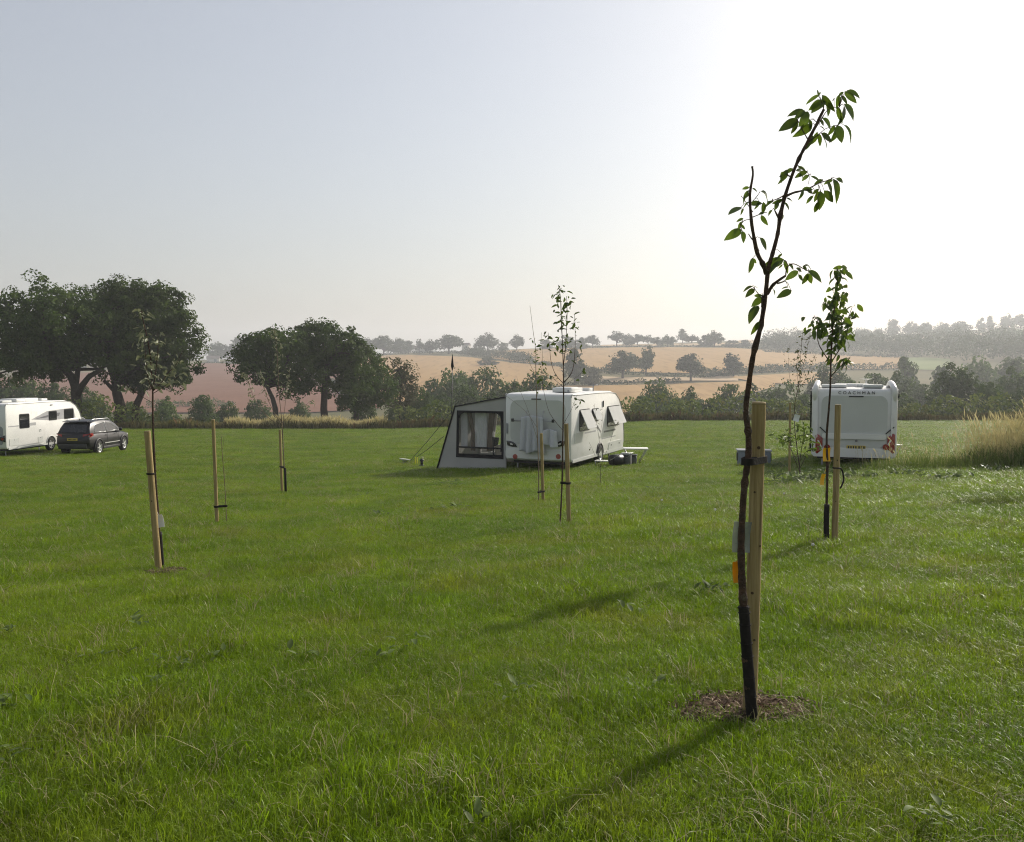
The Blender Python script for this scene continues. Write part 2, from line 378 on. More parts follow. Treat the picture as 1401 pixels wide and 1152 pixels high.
def proto(style, seed, n_leaf, leaf, n_sub, sub_r):
    """one tree about 10 m high and 10 m wide, base at the origin"""
    g = np.random.default_rng(seed)
    def j(s): return g.uniform(-s, s)
    if style == 'dome':
        blobs = [(j(.4), j(.4), 6.3, 3.6, 3.6, 3.2)] + [(3.0 * math.cos(a) + j(.5), 3.0 * math.sin(a) + j(.5), 5.0 + j(1.2), 2.0, 2.0, 1.9) for a in np.linspace(0, 2 * math.pi, 7)[:-1] + j(1)]
        fork = (j(.3), j(.3), 3.0)
    elif style == 'oval':
        blobs = [(j(.3), j(.3), 5.6, 3.4, 3.4, 4.1), (1.4 + j(.5), j(1), 4.2, 2.9, 2.9, 2.6), (-1.5 + j(.5), j(1), 3.9, 2.8, 2.8, 2.6), (j(.5), j(.5), 8.1, 2.1, 2.1, 1.8)]
        fork = (0, 0, 2.2)
    elif style == 'bush':
        blobs = [(j(.4), j(.4), 4.6, 3.8, 3.8, 4.4), (2.3, j(1), 3.0, 2.7, 2.7, 2.8), (-2.3, j(1), 2.8, 2.7, 2.7, 2.7), (j(1.5), j(1), 7.4, 2.2, 2.2, 2.4)]
        fork = (0, 0, 1.4)
    elif style == 'lopsided':
        blobs = [(-.8, 0, 6.6, 3.2, 3.2, 3.0), (2.2, .6, 5.2, 2.7, 2.7, 2.3), (-2.8, .4, 4.7, 2.0, 2.0, 1.9), (.6, -1, 8.1, 2.0, 2.0, 1.8), (1, 0, 3.6, 2.2, 2.2, 1.6)]
        fork = (.2, 0, 2.6)
    else:                                                   # airy
        blobs = [(j(.5), j(.5), 7.2, 2.6, 2.6, 2.4)] + [(2.8 * math.cos(a), 2.8 * math.sin(a), 5.4 + j(1.5), 1.7, 1.7, 1.2) for a in np.linspace(0, 2 * math.pi, 6)[:-1]]
        fork = (j(.3), j(.3), 3.4); n_leaf = int(n_leaf * .45); n_sub = int(n_sub * .5)
    cm, cc = crown_mesh('crown', blobs, n_sub, n_leaf, sub_r, leaf, seed)
    tg = [tuple(np.array(b[:3]) * .96) for b in blobs] + [tuple(c) for c in cc[:8 if style != 'airy' else 20]]
    return trunk_mesh('trunk', fork, .42, tg, seed), cm
STY = ['dome', 'oval', 'bush', 'lopsided', 'airy']
MID = {s: [proto(s, 100 + 10 * i + k, 7500, .50, 170, 1.05) for k in range(2)] for i, s in enumerate(STY)}
FAR = {s: [proto(s, 300 + 10 * i + k, 1900, .95, 70, 1.25) for k in range(2)] for i, s in enumerate(STY)}

def set_tree(name, label, cat, group, loc, hgt, wid, meshes, leafmat, rz):
    r = empty(name, loc, rz, label, cat, group); r.scale = (wid / 10.2, wid / 10.2, hgt / 10.2)
    a = link('trunk', meshes[0], M['bark'], r); b = link('crown', meshes[1], None, r)
    if len(b.data.materials) == 0: b.data.materials.append(leafmat)
    b.material_slots[0].link = 'OBJECT'; b.material_slots[0].material = leafmat
    return r
cnt = [0]
def tree(px, base, top, wpx, style, label, group, dist=None, leaf='far_leaf', name='hedgerow_tree', cat='tree'):
    """base row given: it stands where the sight line meets the ground; dist given: its foot is hidden, so it stands that far off"""
    cnt[0] += 1
    if dist is None:
        p = hit(px, base) or hit(px, base + 3) or hit(px, base + 8)
    else:
        x = (px - 700.5) / F * dist; p = Vector((x, dist, tz(x, dist)))
    D = p.y; H = at(px, top, D).z - p.z; Wd = wpx * D / F
    pr = (FAR if D > 320 else MID)[style][cnt[0] % 2]
    return set_tree(name, label, cat, group, p, H * 1.0, max(Wd, (.55 if dist is None else .66) * H) * 1.04, pr, M[leaf], cnt[0] * 1.7)

# the two oaks behind the far hedge
def oak(px, D, blobs_px, trunk_pts, label, seed, n_leaf=50000):
    x = (px - 700.5) / F * D; root = empty('oak_tree', (x, D, tz(x, D)), 0, label, 'tree'); o = root.location; s = D / F; g = np.random.default_rng(seed)
    blobs = []
    for (bx, by, rx, ry) in blobs_px:
        c = at(bx, by, D) - o; blobs.append((c.x, g.uniform(-2.2, 2.2), c.z, rx * s, rx * s * .85, ry * s))
        if rx > 40: blobs.append((c.x * .9, g.uniform(2, 4.5) * (1 if g.random() < .5 else -1), c.z - .3, rx * s * .75, rx * s * .7, ry * s * .8))
    me, cc = crown_mesh('crown', blobs, 640, n_leaf, .85, .33, seed)
    m = MB()
    for pts, r0, r1 in trunk_pts:
        q = [at(a, b, D + dy) - o for a, b, dy in pts]; m.tube(q, list(np.linspace(r0, r1, len(q))), 9)
    top = at(trunk_pts[0][0][-1][0], trunk_pts[0][0][-1][1], D) - o
    for c in list(cc[:34]):
        m.tube(limb_path(top + Vector((0, 0, g.uniform(-.6, .3))), c, g, .1, 6), list(np.linspace(.26, .04, 6)), 6)
    link('trunk', m.mesh('trunk'), M['bark'], root); link('crown', me, M['oak_leaf'], root); return root
oak(106, 97, [(95, 445, 72, 48), (40, 455, 44, 50), (14, 482, 26, 32), (60, 410, 36, 34), (130, 415, 50, 36), (150, 470, 50, 38), (70, 490, 50, 20), (-14, 470, 30, 28), (160, 435, 40, 46), (55, 475, 46, 34), (16, 510, 28, 14), (60, 508, 34, 12), (140, 500, 30, 16)],
    [([(104, 584, 0), (105, 550, 0), (103, 528, 0), (97, 514, .3), (84, 500, 0)], .62, .34), ([(104, 545, 0), (112, 528, -.3), (122, 515, -.6), (142, 504, 0)], .40, .22), ([(103, 530, 0), (106, 510, .4), (110, 480, .8)], .36, .2)],
    'big dark oak with a forked trunk behind the white caravan and car', 11)
oak(176, 101, [(200, 440, 52, 52), (232, 430, 36, 40), (248, 472, 36, 42), (185, 410, 44, 30), (215, 500, 44, 30), (160, 500, 34, 26), (268, 462, 16, 24), (232, 520, 26, 14), (155, 528, 14, 12), (158, 455, 40, 48), (200, 480, 46, 40), (262, 500, 20, 24), (190, 520, 24, 14)],
    [([(164, 584, 0), (165, 556, 0), (160, 538, 0), (158, 520, 0)], .66, .45), ([(186, 584, .4), (186, 556, .4), (193, 540, .4), (205, 515, .6)], .46, .3), ([(160, 538, 0), (150, 528, -.4), (142, 520, -.6)], .3, .15)],
    'big dark oak with two low trunks, its crown overhanging the red ploughed field', 12)

def near_tree(px, D, blobs_px, trunk_px, r0, label, seed, n_leaf, leaf='tree_leaf', name='field_tree', fill=300, lsize=.34):
    x = (px - 700.5) / F * D; root = empty(name, (x, D, tz(x, D)), 0, label, 'tree'); o = root.location; s = D / F; g = np.random.default_rng(seed)
    blobs = []
    for (bx, by, rx, ry) in blobs_px:
        c = at(bx, by, D) - o; blobs.append((c.x, g.uniform(-1.5, 1.5), c.z, rx * s, rx * s * .9, ry * s))
    me, cc = crown_mesh('crown', blobs, fill, n_leaf, .8, lsize, seed); m = MB()
    q = [at(a, b, D) - o for a, b in trunk_px]; m.tube(q, list(np.linspace(r0, r0 * .6, len(q))), 8)
    for c in cc[:26]: m.tube(limb_path(q[-1], c, g, .1, 5), list(np.linspace(r0 * .45, .03, 5)), 5)
    link('trunk', m.mesh('trunk'), M['bark'], root); link('crown', me, M[leaf], root); return root
near_tree(378, 103, [(372, 490, 50, 34), (352, 480, 34, 24), (400, 500, 34, 30), (335, 498, 24, 14), (380, 468, 36, 18), (395, 525, 22, 14), (425, 508, 18, 20), (352, 512, 28, 14), (398, 534, 20, 10)],
          [(378, 590), (377, 560), (373, 545), (366, 530)], .36, 'broad dark tree on a single trunk in front of the red ploughed field', 21, 17000)
near_tree(446, 108, [(445, 470, 46, 34), (425, 470, 26, 26), (462, 480, 40, 36), (450, 505, 36, 36), (486, 500, 28, 34), (455, 540, 22, 22), (482, 530, 26, 24)],
          [(446, 590), (443, 560), (444, 530), (446, 505)], .5, 'tall ivy-clad tree with the highest crown beside the straw-coloured grass', 22, 22000)
near_tree(500, 116, [(500, 505, 24, 28), (515, 530, 28, 26), (492, 540, 22, 24)],
          [(488, 590), (487, 560), (492, 535), (498, 515)], .4, 'smaller leafy tree leaning against the tall ivy-clad tree', 23, 9000)
near_tree(547, 122, [(540, 510, 20, 22), (556, 520, 16, 22), (546, 538, 24, 22), (530, 540, 20, 20)],
          [(546, 592), (547, 560), (548, 535), (546, 505)], .16, 'thin-crowned pale-stemmed tree in front of the tan hill field', 24, 4200, 'olive_leaf', fill=120)

def sky_name(px):
    if px < 360: return 'hazy tree on the ridge above the red ploughed field', 'ridge trees above the red ploughed field'
    if px < 720: return 'round hazy tree on the ridge above the left tan field', 'ridge trees above the left tan field'
    if px < 1100: return 'small hazy tree on the skyline above the wide tan field', 'skyline trees above the wide tan field'
    return 'faint hazy tree on the crest of the wooded far hill', 'crest trees on the wooded far hill'
def valley_name(px):
    if px < 150: return 'leafy bush-like tree seen under the big oaks, behind the left caravan', 'valley trees under the oaks'
    if px < 520: return 'low leafy bush between the hedge and the red ploughed field', 'bushes below the red ploughed field'
    if px < 800: return 'leafy valley tree behind the awning and the middle caravan', 'valley trees behind the awning'
    if px < 1160: return 'leafy valley tree behind the bramble hedge, between the middle and lettered caravans', 'valley trees between the caravans'
    return 'leafy valley tree rising beyond the lettered caravan and the straw grass bank', 'valley trees beyond the lettered caravan'
for px, b, t, w, s in [(300, 492, 467, 34, 'bush'), (325, 491, 461, 30, 'oval'), (344, 490, 468, 26, 'dome'), (484, 486, 466, 20, 'dome'), (503, 485, 461, 28, 'bush'), (525, 484, 457, 34, 'dome'), (545, 484, 461, 28, 'bush'), (559, 483, 466, 22, 'oval'),
                       (588, 481, 464, 22, 'dome'), (655, 481, 468, 20, 'bush'), (668, 481, 455, 34, 'dome'), (688, 480, 468, 20, 'bush'), (707, 477, 457, 22, 'dome'),
                       (748, 478, 464, 26, 'bush'), (775, 479, 458, 30, 'oval'), (795, 478, 461, 26, 'bush'), (858, 473, 456, 20, 'bush'), (872, 473, 456, 20, 'dome'), (886, 473, 457, 16, 'airy'),
                       (899, 475, 460, 18, 'dome'), (914, 475, 458, 22, 'dome'), (934, 469, 450, 17, 'oval'), (946, 470, 458, 22, 'dome'), (966, 474, 457, 24, 'bush'), (978, 475, 452, 24, 'dome'), (1002, 475, 465, 26, 'bush'), (1020, 475, 464, 22, 'bush'),
                       (1180, 465, 450, 22, 'dome'), (1200, 464, 449, 22, 'bush'), (1222, 463, 437, 22, 'oval'), (1245, 462, 439, 24, 'dome'), (1266, 462, 440, 20, 'dome'), (1290, 460, 440, 24, 'bush'), (1314, 459, 438, 26, 'dome'), (1342, 456, 434, 14, 'oval'), (1354, 455, 432, 12, 'oval'), (1378, 454, 429, 20, 'dome'), (1396, 453, 428, 18, 'dome'), (1420, 450, 427, 24, 'dome')]:
    tree(px, b, t, w, s, *sky_name(px))
tree(614, 484, 456, 38, 'dome', 'largest dome-shaped tree on the skyline above the tan field', None)
tree(573, 482, 462, 14, 'airy', 'narrow pointed tree on the skyline between low pale barns', None)
tree(811, 476, 457, 19, 'dome', 'lone mushroom-shaped tree at the top edge of the wide tan field', None)
tree(845, 475, 451, 26, 'airy', 'lone see-through tree with visible limbs on the skyline', None)
tree(852, 519, 477, 44, 'dome', 'large round tree, left of a touching pair in the wide tan field', None)
tree(884, 514, 475, 30, 'lopsided', 'taller narrow tree, right of a touching pair in the wide tan field', None)
tree(945, 522, 481, 40, 'dome', 'lone rounded tree on a short trunk in the wide tan field', None)
tree(1003, 516, 484, 36, 'lopsided', 'low spreading tree on the hedge beside the wide tan field', None)
tree(786, 527, 476, 36, 'oval', 'grey-green upright tree above the caravan roof', None)
tree(812, 528, 500, 30, 'bush', 'small round tree below the grey-green upright tree above the caravan roof', None, leaf='olive_leaf')
tree(667, 500, 488, 30, 'bush', 'low dark bush on the slanting hedge of the tan fields', None)
for px, d, t, w, s in [(572, 140, 529, 52, 'bush'), (610, 205, 497, 56, 'dome'), (662, 210, 498, 46, 'dome'), (640, 160, 520, 60, 'bush'), (600, 150, 536, 60, 'bush'), (700, 175, 514, 60, 'bush'), (735, 190, 505, 44, 'dome'), (765, 180, 524, 50, 'bush'), (670, 140, 535, 60, 'bush'), (630, 240, 510, 40, 'oval'),
                       (900, 185, 517, 60, 'dome'), (880, 165, 536, 40, 'bush'), (945, 175, 528, 60, 'bush'), (1000, 190, 518, 52, 'bush'), (1028, 205, 524, 40, 'bush'), (1068, 205, 514, 46, 'dome'), (1060, 150, 538, 62, 'bush'), (1100, 160, 534, 56, 'bush'), (1135, 265, 495, 66, 'dome'),
                       (1195, 240, 503, 60, 'bush'), (1235, 225, 506, 56, 'bush'), (1265, 215, 518, 50, 'bush'), (1185, 160, 532, 60, 'bush'), (1352, 140, 517, 40, 'bush'), (1392, 190, 500, 60, 'bush'), (1440, 180, 500, 70, 'bush'),
                       (1340, 330, 487, 60, 'dome'), (1385, 340, 484, 56, 'dome'), (1290, 330, 494, 36, 'bush'), (1425, 300, 486, 60, 'bush'),
                       (22, 190, 505, 80, 'bush'), (70, 180, 516, 70, 'bush'), (125, 175, 528, 50, 'bush'), (-30, 190, 508, 80, 'bush'), (225, 160, 541, 44, 'bush'), (350, 170, 541, 30, 'bush'), (410, 170, 545, 40, 'bush'), (500, 150, 545, 44, 'bush'),
                       (1238, 330, 487, 20, 'oval'), (975, 150, 541, 50, 'bush'), (925, 150, 543, 50, 'bush'), (1125, 140, 543, 56, 'bush'), (720, 140, 535, 56, 'bush'), (545, 140, 548, 50, 'bush'), (1230, 150, 536, 60, 'bush'), (1275, 150, 545, 50, 'bush'), (1400, 140, 530, 56, 'bush'), (180, 150, 545, 50, 'bush'), (310, 160, 548, 40, 'bush'), (1160, 200, 512, 50, 'bush')]:
    tree(px, None, t, w, s, *valley_name(px), dist=d, leaf='tree_leaf', name='valley_tree')
tree(1310, None, 495, 88, 'bush', 'broadest, darkest tree in the valley behind the right-hand hedge', None, dist=150, leaf='oak_leaf', name='valley_tree')
tree(278, None, 535, 40, 'bush', 'round dark bush at the foot of the red ploughed field', None, dist=155, leaf='tree_leaf', name='valley_bush', cat='bush')

# woodland masses on the far slopes: nobody could count these trees
def wood(name, label, cols, n, seed, size, leaf):
    g = np.random.default_rng(seed); cols = np.array(cols, float); Vs = []; Fs = []; off = 0; k = 0
    while k < n:
        px = g.uniform(cols[0, 0], cols[-1, 0]); row = g.uniform(np.interp(px, cols[:, 0], cols[:, 1]), np.interp(px, cols[:, 0], cols[:, 2]))
        p = hit(px, row); k += 1
        if p is None: continue
        h = size * g.uniform(.75, 1.3); w = h * g.uniform(.38, .62)
        P, N, _ = clump_points([(p.x, p.y, p.z + h * .56, w, w, h * .46), (p.x + w * g.uniform(-.6, .6), p.y, p.z + h * .4, w * .8, w * .8, h * .4)], 16, 190, w * .4, g)
        V, Fc = cards(P, N, 1.5, g=g); Vs.append(V); Fs.append(Fc + off); off += len(V)
    o = link(name, np_mesh(name, np.concatenate(Vs), np.concatenate(Fs)), M[leaf]); tag(o, label, 'woodland', kind='stuff'); return o
wood('woodland', 'hazy mass of woodland covering the far right-hand hill', [(1160, 468, 486), (1250, 468, 488), (1300, 464, 494), (1401, 462, 496), (1560, 462, 496)], 300, 51, 17, 'far_leaf')
wood('woodland', 'dark belt of wood above the right end of the tan field', [(1040, 474, 480), (1100, 472, 482), (1165, 470, 485)], 90, 52, 15, 'far_leaf')
wood('woodland', 'distant wood along the left horizon behind the oaks', [(-150, 503, 512), (120, 500, 508), (270, 494, 499)], 90, 53, 15, 'far_leaf')

# hedges between the far fields
def hedge_line(pts, h, w, label, seed, leaf='far_leaf', step=.5, size=1.1, world=False, name='hedgerow'):
    g = np.random.default_rng(seed); W_ = [Vector(p) if world else hit(*p) for p in pts]; W_ = [p for p in W_ if p is not None]
    P = []; 
    for a, b in zip(W_[:-1], W_[1:]):
        L = (b - a).length; n = max(2, int(L * 14 / max(size, .3) ** 1.6 * h / 2.5)); t = g.random(n)
        q = np.array(a)[None] + (np.array(b) - np.array(a))[None] * t[:, None]
        nn = np.array([-(b - a).y, (b - a).x, 0]) / L
        lump = .78 + .3 * np.sin(t * L / 5.3 + g.uniform(0, 6)) * np.sin(t * L / 2.1) + .12 * np.sin(t * L * 1.9)
        u = g.random(n) ** .7; q = q + nn[None] * (g.normal(size=n) * w * .4 * (1.15 - .6 * u))[:, None]
        q[:, 2] = terrain(q[:, 0], q[:, 1]) + u * h * lump; P.append(q)
    P = np.concatenate(P); N = unit(g.normal(size=P.shape) + np.array([0, -.3, .5])); V, Fc = cards(P, N, size, g=g)
    o0 = np.array(W_[len(W_) // 2]); V = V - o0
    o = link(name, np_mesh(name, V, Fc), M[leaf]); o.location = o0; tag(o, label, 'hedge'); return o
hedge_line([(638, 485), (660, 488), (700, 491), (724, 497)], 7, 10, 'thick dark scrubby hedge slanting between the two upper tan fields', 61, size=1.2)
hedge_line([(724, 498), (760, 501), (800, 507), (850, 512), (880, 513)], 3.0, 4, 'thin hedge along the lower edge of the wide tan field, near the tree pair', 62)
hedge_line([(880, 514), (920, 516), (960, 518), (1010, 513)], 2.4, 4, 'dark hedge under the lone rounded tree in the wide tan field', 63)
hedge_line([(672, 479), (760, 477.5), (830, 475.5), (900, 475), (1000, 476), (1045, 478)], 2.2, 3, 'low hedge along the top edge of the wide tan field', 64)
hedge_line([(770, 528), (830, 527), (880, 526), (930, 524)], 3.0, 4, 'low hedge above the tan field beside the caravan roof', 65)
hedge_line([(965, 517), (1010, 512), (1080, 508), (1130, 506), (1180, 506), (1236, 506)], 5.0, 5, 'bushy hedge along the right lower edge of the wide tan field', 66)
hedge_line([(480, 488), (520, 486), (560, 484), (620, 483), (650, 485)], 2.8, 4, 'dark ridge-top hedge above the left tan field', 67)
hedge_line([(1045, 482), (1110, 485), (1170, 488), (1240, 490)], 3.0, 5, 'hazy hedge at the top right corner of the wide tan field', 68)
hedge_line([(424, 504), (440, 520), (470, 540), (500, 552)], 4.0, 5, 'hedge dropping along the right side of the red ploughed field', 69)
hedge_line([(200, 559), (260, 557), (320, 557)], 3.5, 5, 'low hedge along the bottom of the red ploughed field', 71, leaf='tree_leaf', size=.7)
hedge_line([(270, 498), (310, 497), (350, 498)], 2.2, 4, 'hazy hedge along the top of the red ploughed field', 72)
hedge_line([(1195, 472), (1250, 469), (1300, 466), (1350, 463)], 3.0, 5, 'hazy hedge between pale strips on the far right-hand hill', 73)

# bramble hedges and rough grass along the far edge of the camping field
YH = 88.0
def wp(x, y): return (x, y, tz(x, y))
hedge_line([wp(11, YH + 2.2), wp(20, YH + 2), wp(28, YH + 2.2), wp(36, YH + 1.8)], 2.6, 2.4, 'leafy bramble hedge behind the near wooden stake, along the field edge', 81, 'bramble_leaf', size=.36, world=True, name='bramble_hedge')
hedge_line([wp(36.3, YH + 2), wp(46, YH + 1.6), wp(58, YH + 2), wp(75, YH + 2)], 2.7, 2.4, 'paler bramble hedge to the right of the lettered white caravan', 82, 'bramble_leaf', size=.36, world=True, name='bramble_hedge')
hedge_line([wp(-12, YH + 2.5), wp(-4, YH + 2.2), wp(4, YH + 2.4), wp(10.7, YH + 2.3)], 2.7, 2.2, 'bramble hedge behind the awning and the middle caravan', 83, 'bramble_leaf', size=.36, world=True, name='bramble_hedge')
hedge_line([wp(-70, YH + 2.5), wp(-58, YH + 2.6), wp(-46, YH + 2.4), wp(-36, YH + 2.4)], 2.9, 2.2, 'dark weedy hedge under the two big oaks', 84, 'bramble_leaf', size=.36, world=True, name='bramble_hedge')
def stalks(name, label, xs, y0, y1, dens, h, matname, seed, kind='stuff', wid=.03, lean=.25):
    g = np.random.default_rng(seed); n = int((xs[1] - xs[0]) * dens); x = g.uniform(xs[0], xs[1], n); y = g.uniform(y0, y1, n); z = terrain(x, y)
    hh = h * g.uniform(.45, 1.15, n) * (.8 + .25 * np.sin(x * .9) * np.sin(x * .37 + 1)); a = g.uniform(0, 2 * math.pi, n); lx = g.normal(size=n) * lean * hh; ly = g.normal(size=n) * lean * hh
    w = wid * g.uniform(.5, 1.5, n); b = np.stack([np.cos(a) * w, np.sin(a) * w, 0 * a], -1); B = np.stack([x, y, z - .05], -1); T = np.stack([x + lx, y + ly, z + hh], -1); Mi = B * .45 + T * .55 + np.stack([-lx * .2, -ly * .2, hh * .06], -1)
    V = np.stack([B - b * .7, B + b * .7, Mi + b, T, Mi - b], 1).reshape(-1, 3); Fc = np.arange(5 * n).reshape(n, 5)
    o = link(name, np_mesh(name, V, Fc), M[matname]); tag(o, label, 'grass', kind=kind); return o
stalks('rough_grass', 'brownish rough grass along the far field edge', (-72, 76), YH + .1, YH + 2.4, 130, .95, 'rough_grass', 91, wid=.05)
stalks('rough_grass', 'straw-coloured tall grass at the field edge under the ivy-clad tree', (-29, -13), YH + .5, YH + 3.2, 250, 1.4, 'dry_grass', 92, wid=.04)
stalks('russet_weeds', 'russet dock and weeds at the field edge near the awning', (-34, 30), YH + .3, YH + 1.6, 7, 1.2, 'russet_weed', 93, wid=.06)

# far barns on the ridge
def barn(px, row, wpx, hgt, label, rz):
    p = hit(px, row); w = wpx * p.y / F; d = 8.0
    r = empty('barn', p, rz, label, 'barn')
    m = MB(); m.box((0, 0, hgt * .5 - 1), (w, d, hgt + 2)); m.build('wall', M['house_wall'], r)
    m = MB(); m.prism([(-w / 2 - .4, -d / 2 - .4, hgt), (-w / 2 - .4, d / 2 + .4, hgt), (-w / 2 - .4, 0, hgt + 2.6)], (w + .8, 0, 0)); m.build('roof', M['house_roof'], r)
    m = MB(); m.box((w * .2, -d / 2 - .03, hgt * .45), (2.4, .1, hgt * .8)); m.build('door', M['caravan_grey'], r)
barn(580, 482.5, 26, 4.5, 'long low pale barn on the ridge beside the narrow pointed tree', .1)
barn(638, 480.5, 9, 6, 'white house on the ridge beside the largest dome-shaped tree', -.3)
barn(292, 496, 16, 4, 'pale low barn above the red ploughed field', .2)

# ------------------------------------------------------------------ haze
hz = MB(); hz.box((0, 700, 50), (12400, 4200, 146)); ho = hz.build('haze', None); ho['kind'] = 'stuff'; tag(ho, 'thin warm haze lying over the valley and hills', 'haze')
hm = bpy.data.materials.new('haze_air'); hm.use_nodes = True; nt = hm.node_tree; nt.nodes.clear()
vo = nt.nodes.new('ShaderNodeVolumePrincipled'); vo.inputs['Density'].default_value = HAZE_DENSITY; vo.inputs['Color'].default_value = (.93, .95, .98, 1)
vo.inputs['Anisotropy'].default_value = .3
mo = nt.nodes.new('ShaderNodeOutputMaterial'); nt.links.new(vo.outputs[0], mo.inputs['Volume']); ho.data.materials.append(hm)
ho.display_type = 'WIRE'

# ------------------------------------------------------------------ stakes, saplings, guards, tags
def basis(t):
    t = Vector(t).normalized(); a = Vector((1, 0, 0)) if abs(t.x) < .8 else Vector((0, 1, 0)); a = (a - t * a.dot(t)).normalized(); return a, t.cross(a), t
def stake(top, bot, r, label, tie=None, knots=(), group=None):
    """top and bottom pixels; it stands where its foot meets the ground"""
    p = hit(*bot); q = at(top[0], top[1], p.y); root = empty('wooden_stake', p, 0, label, 'stake', group)
    v = q - p; n = 14; m = MB(); u = v.normalized()
    m.tube([u * -.15, u * .02, v * .5, v - u * .008], [r * 1.0, r * 1.0, r * .985, r * .97], 18, cap=False); m.build('post', M['stake_wood'], root)
    m = MB(); m.tube([v - u * .009, v, v + u * .004], [r * .972, r * .95, r * .86], 18); m.build('sawn_end', M['stake_end'], root)
    for (h, ang, rr) in knots:
        a, b, _ = basis(u); o = a * math.cos(ang) + b * math.sin(ang)
        m = MB(); m.tube([v * h + o * r * .9, v * h + o * (r * .985 + .002)], [rr, rr * .8], 8); m.build('knot', M['knot'], root)
    return root, p, q
def strap(P, r, T, rt, z, name='tree_tie', label='', tail=True, w=.032):
    """rubber strap round a stake (centre P) and a stem (centre T)"""
    root = empty(name, P, 0, label, 'strap'); d = (T - P); d.z = 0; L = d.length; d.normalize(); e = Vector((-d.y, d.x, 0)); th = .006
    m = MB(); ring = []
    for k in range(13): w_ = math.pi / 2 + math.pi * k / 12; ring.append((d * math.cos(w_) + e * math.sin(w_)) * (r + th))
    for k in range(9): w_ = -math.pi / 2 + math.pi * k / 8; ring.append(d * L + (d * math.cos(w_) + e * math.sin(w_)) * (rt + th))
    n = len(ring); vs = []
    for q in ring:
        o = q.normalized() * th if q.length > 0 else d * th
        vs += [q + Vector((0, 0, -w / 2)), q + Vector((0, 0, w / 2)), q + o + Vector((0, 0, w / 2)), q + o + Vector((0, 0, -w / 2))]
    m.add(vs, [(4 * i + k, 4 * ((i + 1) % n) + k, 4 * ((i + 1) % n) + (k + 1) % 4, 4 * i + (k + 1) % 4) for i in range(n) for k in range(4)])
    m.build('band', M['black_rubber'], root)
    m = MB(); m.box(d * (r + (L - r - rt) * .5), (max(.02, L - r - rt), .02, w * .8), Matrix.Rotation(math.atan2(d.y, d.x), 3, 'Z')); m.build('spacer', M['black_rubber'], root)
    if tail:
        m = MB(); c = -d * (r + .022); m.prism([c + Vector((0, 0, w * .6)) + d * .022, c + Vector((0, 0, w * .35)) - d * .02, c - d * .042, c + Vector((0, 0, -w * .35)) - d * .02, c + Vector((0, 0, -w * .6)) + d * .022], e * .012)
        m.build('buckle', M['black_rubber'], root)
    return root
def tag_obj(name, c, w, h, material, label, tilt=0, loop_to=None, yaw=0, lines=0, hole=True):
    root = empty(name, c, 0, label, 'tag'); rot = Matrix.Rotation(yaw, 3, 'Z') @ Matrix.Rotation(tilt, 3, 'Y'); m = MB()
    pts = []
    for k in range(6):
        t = k / 5; pts.append((t - .5, .10 * math.sin(t * 3) * h))
    vs = []; fs = []
    for t, dy in pts:
        for s in (-1, 1):
            for q in (-.0012, .0012): vs.append(rot @ Vector((s * w / 2, dy + q, t * h)))
    for i in range(5):
        o = 4 * i; fs += [(o, o + 4, o + 6, o + 2), (o + 1, o + 3, o + 7, o + 5), (o, o + 1, o + 5, o + 4), (o + 2, o + 6, o + 7, o + 3)]
    fs += [(0, 2, 3, 1), (20, 21, 23, 22)]; m.add(vs, fs); m.build('card', material, root)
    for k in range(lines):
        m = MB(); zz = (.3 - .6 * k / max(1, lines - 1)) * h; m.box(rot @ Vector((0, .1 * math.sin((zz / h + .5) * 3) * h - .004, zz)), (w * (.72 if k % 2 == 0 else .5), .0012, h * .03), rot); m.build('print_line', M['tag_print'], root)
    if loop_to is not None:
        m = MB(); a = rot @ Vector((0, .1 * math.sin(3) * h, h / 2)); m.tube([a, (a + loop_to - c) * .5 + Vector((0, .004, -.006)), loop_to - c], .0018, 5); m.build('tie_loop', material, root)
    return root

# leaf shapes: unit length along +X, normal +Z
def leaf_mesh(k, ratio, curl, fold):
    n = 7; vs = []; fs = []
    for i in range(n):
        t = i / (n - 1); w = ratio * .5 * (math.sin(math.pi * min(1, t ** .8)) ** .8 if 0 < t < 1 else .015)
        z = -curl * t * t; x = t * (1 - .22 * curl * t)
        vs += [(x, -w, z + fold * w), (x, 0, z), (x, w, z + fold * w)]
    for i in range(n - 1):
        o = 3 * i; fs += [(o, o + 3, o + 4, o + 1), (o + 1, o + 4, o + 5, o + 2)]
    me = bpy.data.meshes.new('leaf'); me.from_pydata(vs, [], fs); me.polygons.foreach_set('use_smooth', [True] * len(fs)); me.materials.append(M['sap_leaf']); return me
LEAF = {0: [leaf_mesh(0, .33, .25, .35), leaf_mesh(1, .29, .5, .5), leaf_mesh(2, .36, .15, .25)], 1: [leaf_mesh(3, .43, .3, .3), leaf_mesh(4, .39, .5, .4), leaf_mesh(5, .46, .12, .2)]}
def leaf_matrix(b, t, g, nz=None):
    v = t - b; L = v.length; X = v / L
    n = Vector((g.uniform(-.6, .6), g.uniform(-1.5, -.25), g.uniform(.0, .7))) if nz is None else nz
    Z = n - X * n.dot(X); Z.normalize(); Y = Z.cross(X)
    m = Matrix((X * L, Y * L, Z * L)).transposed().to_4x4(); m.translation = b; return m
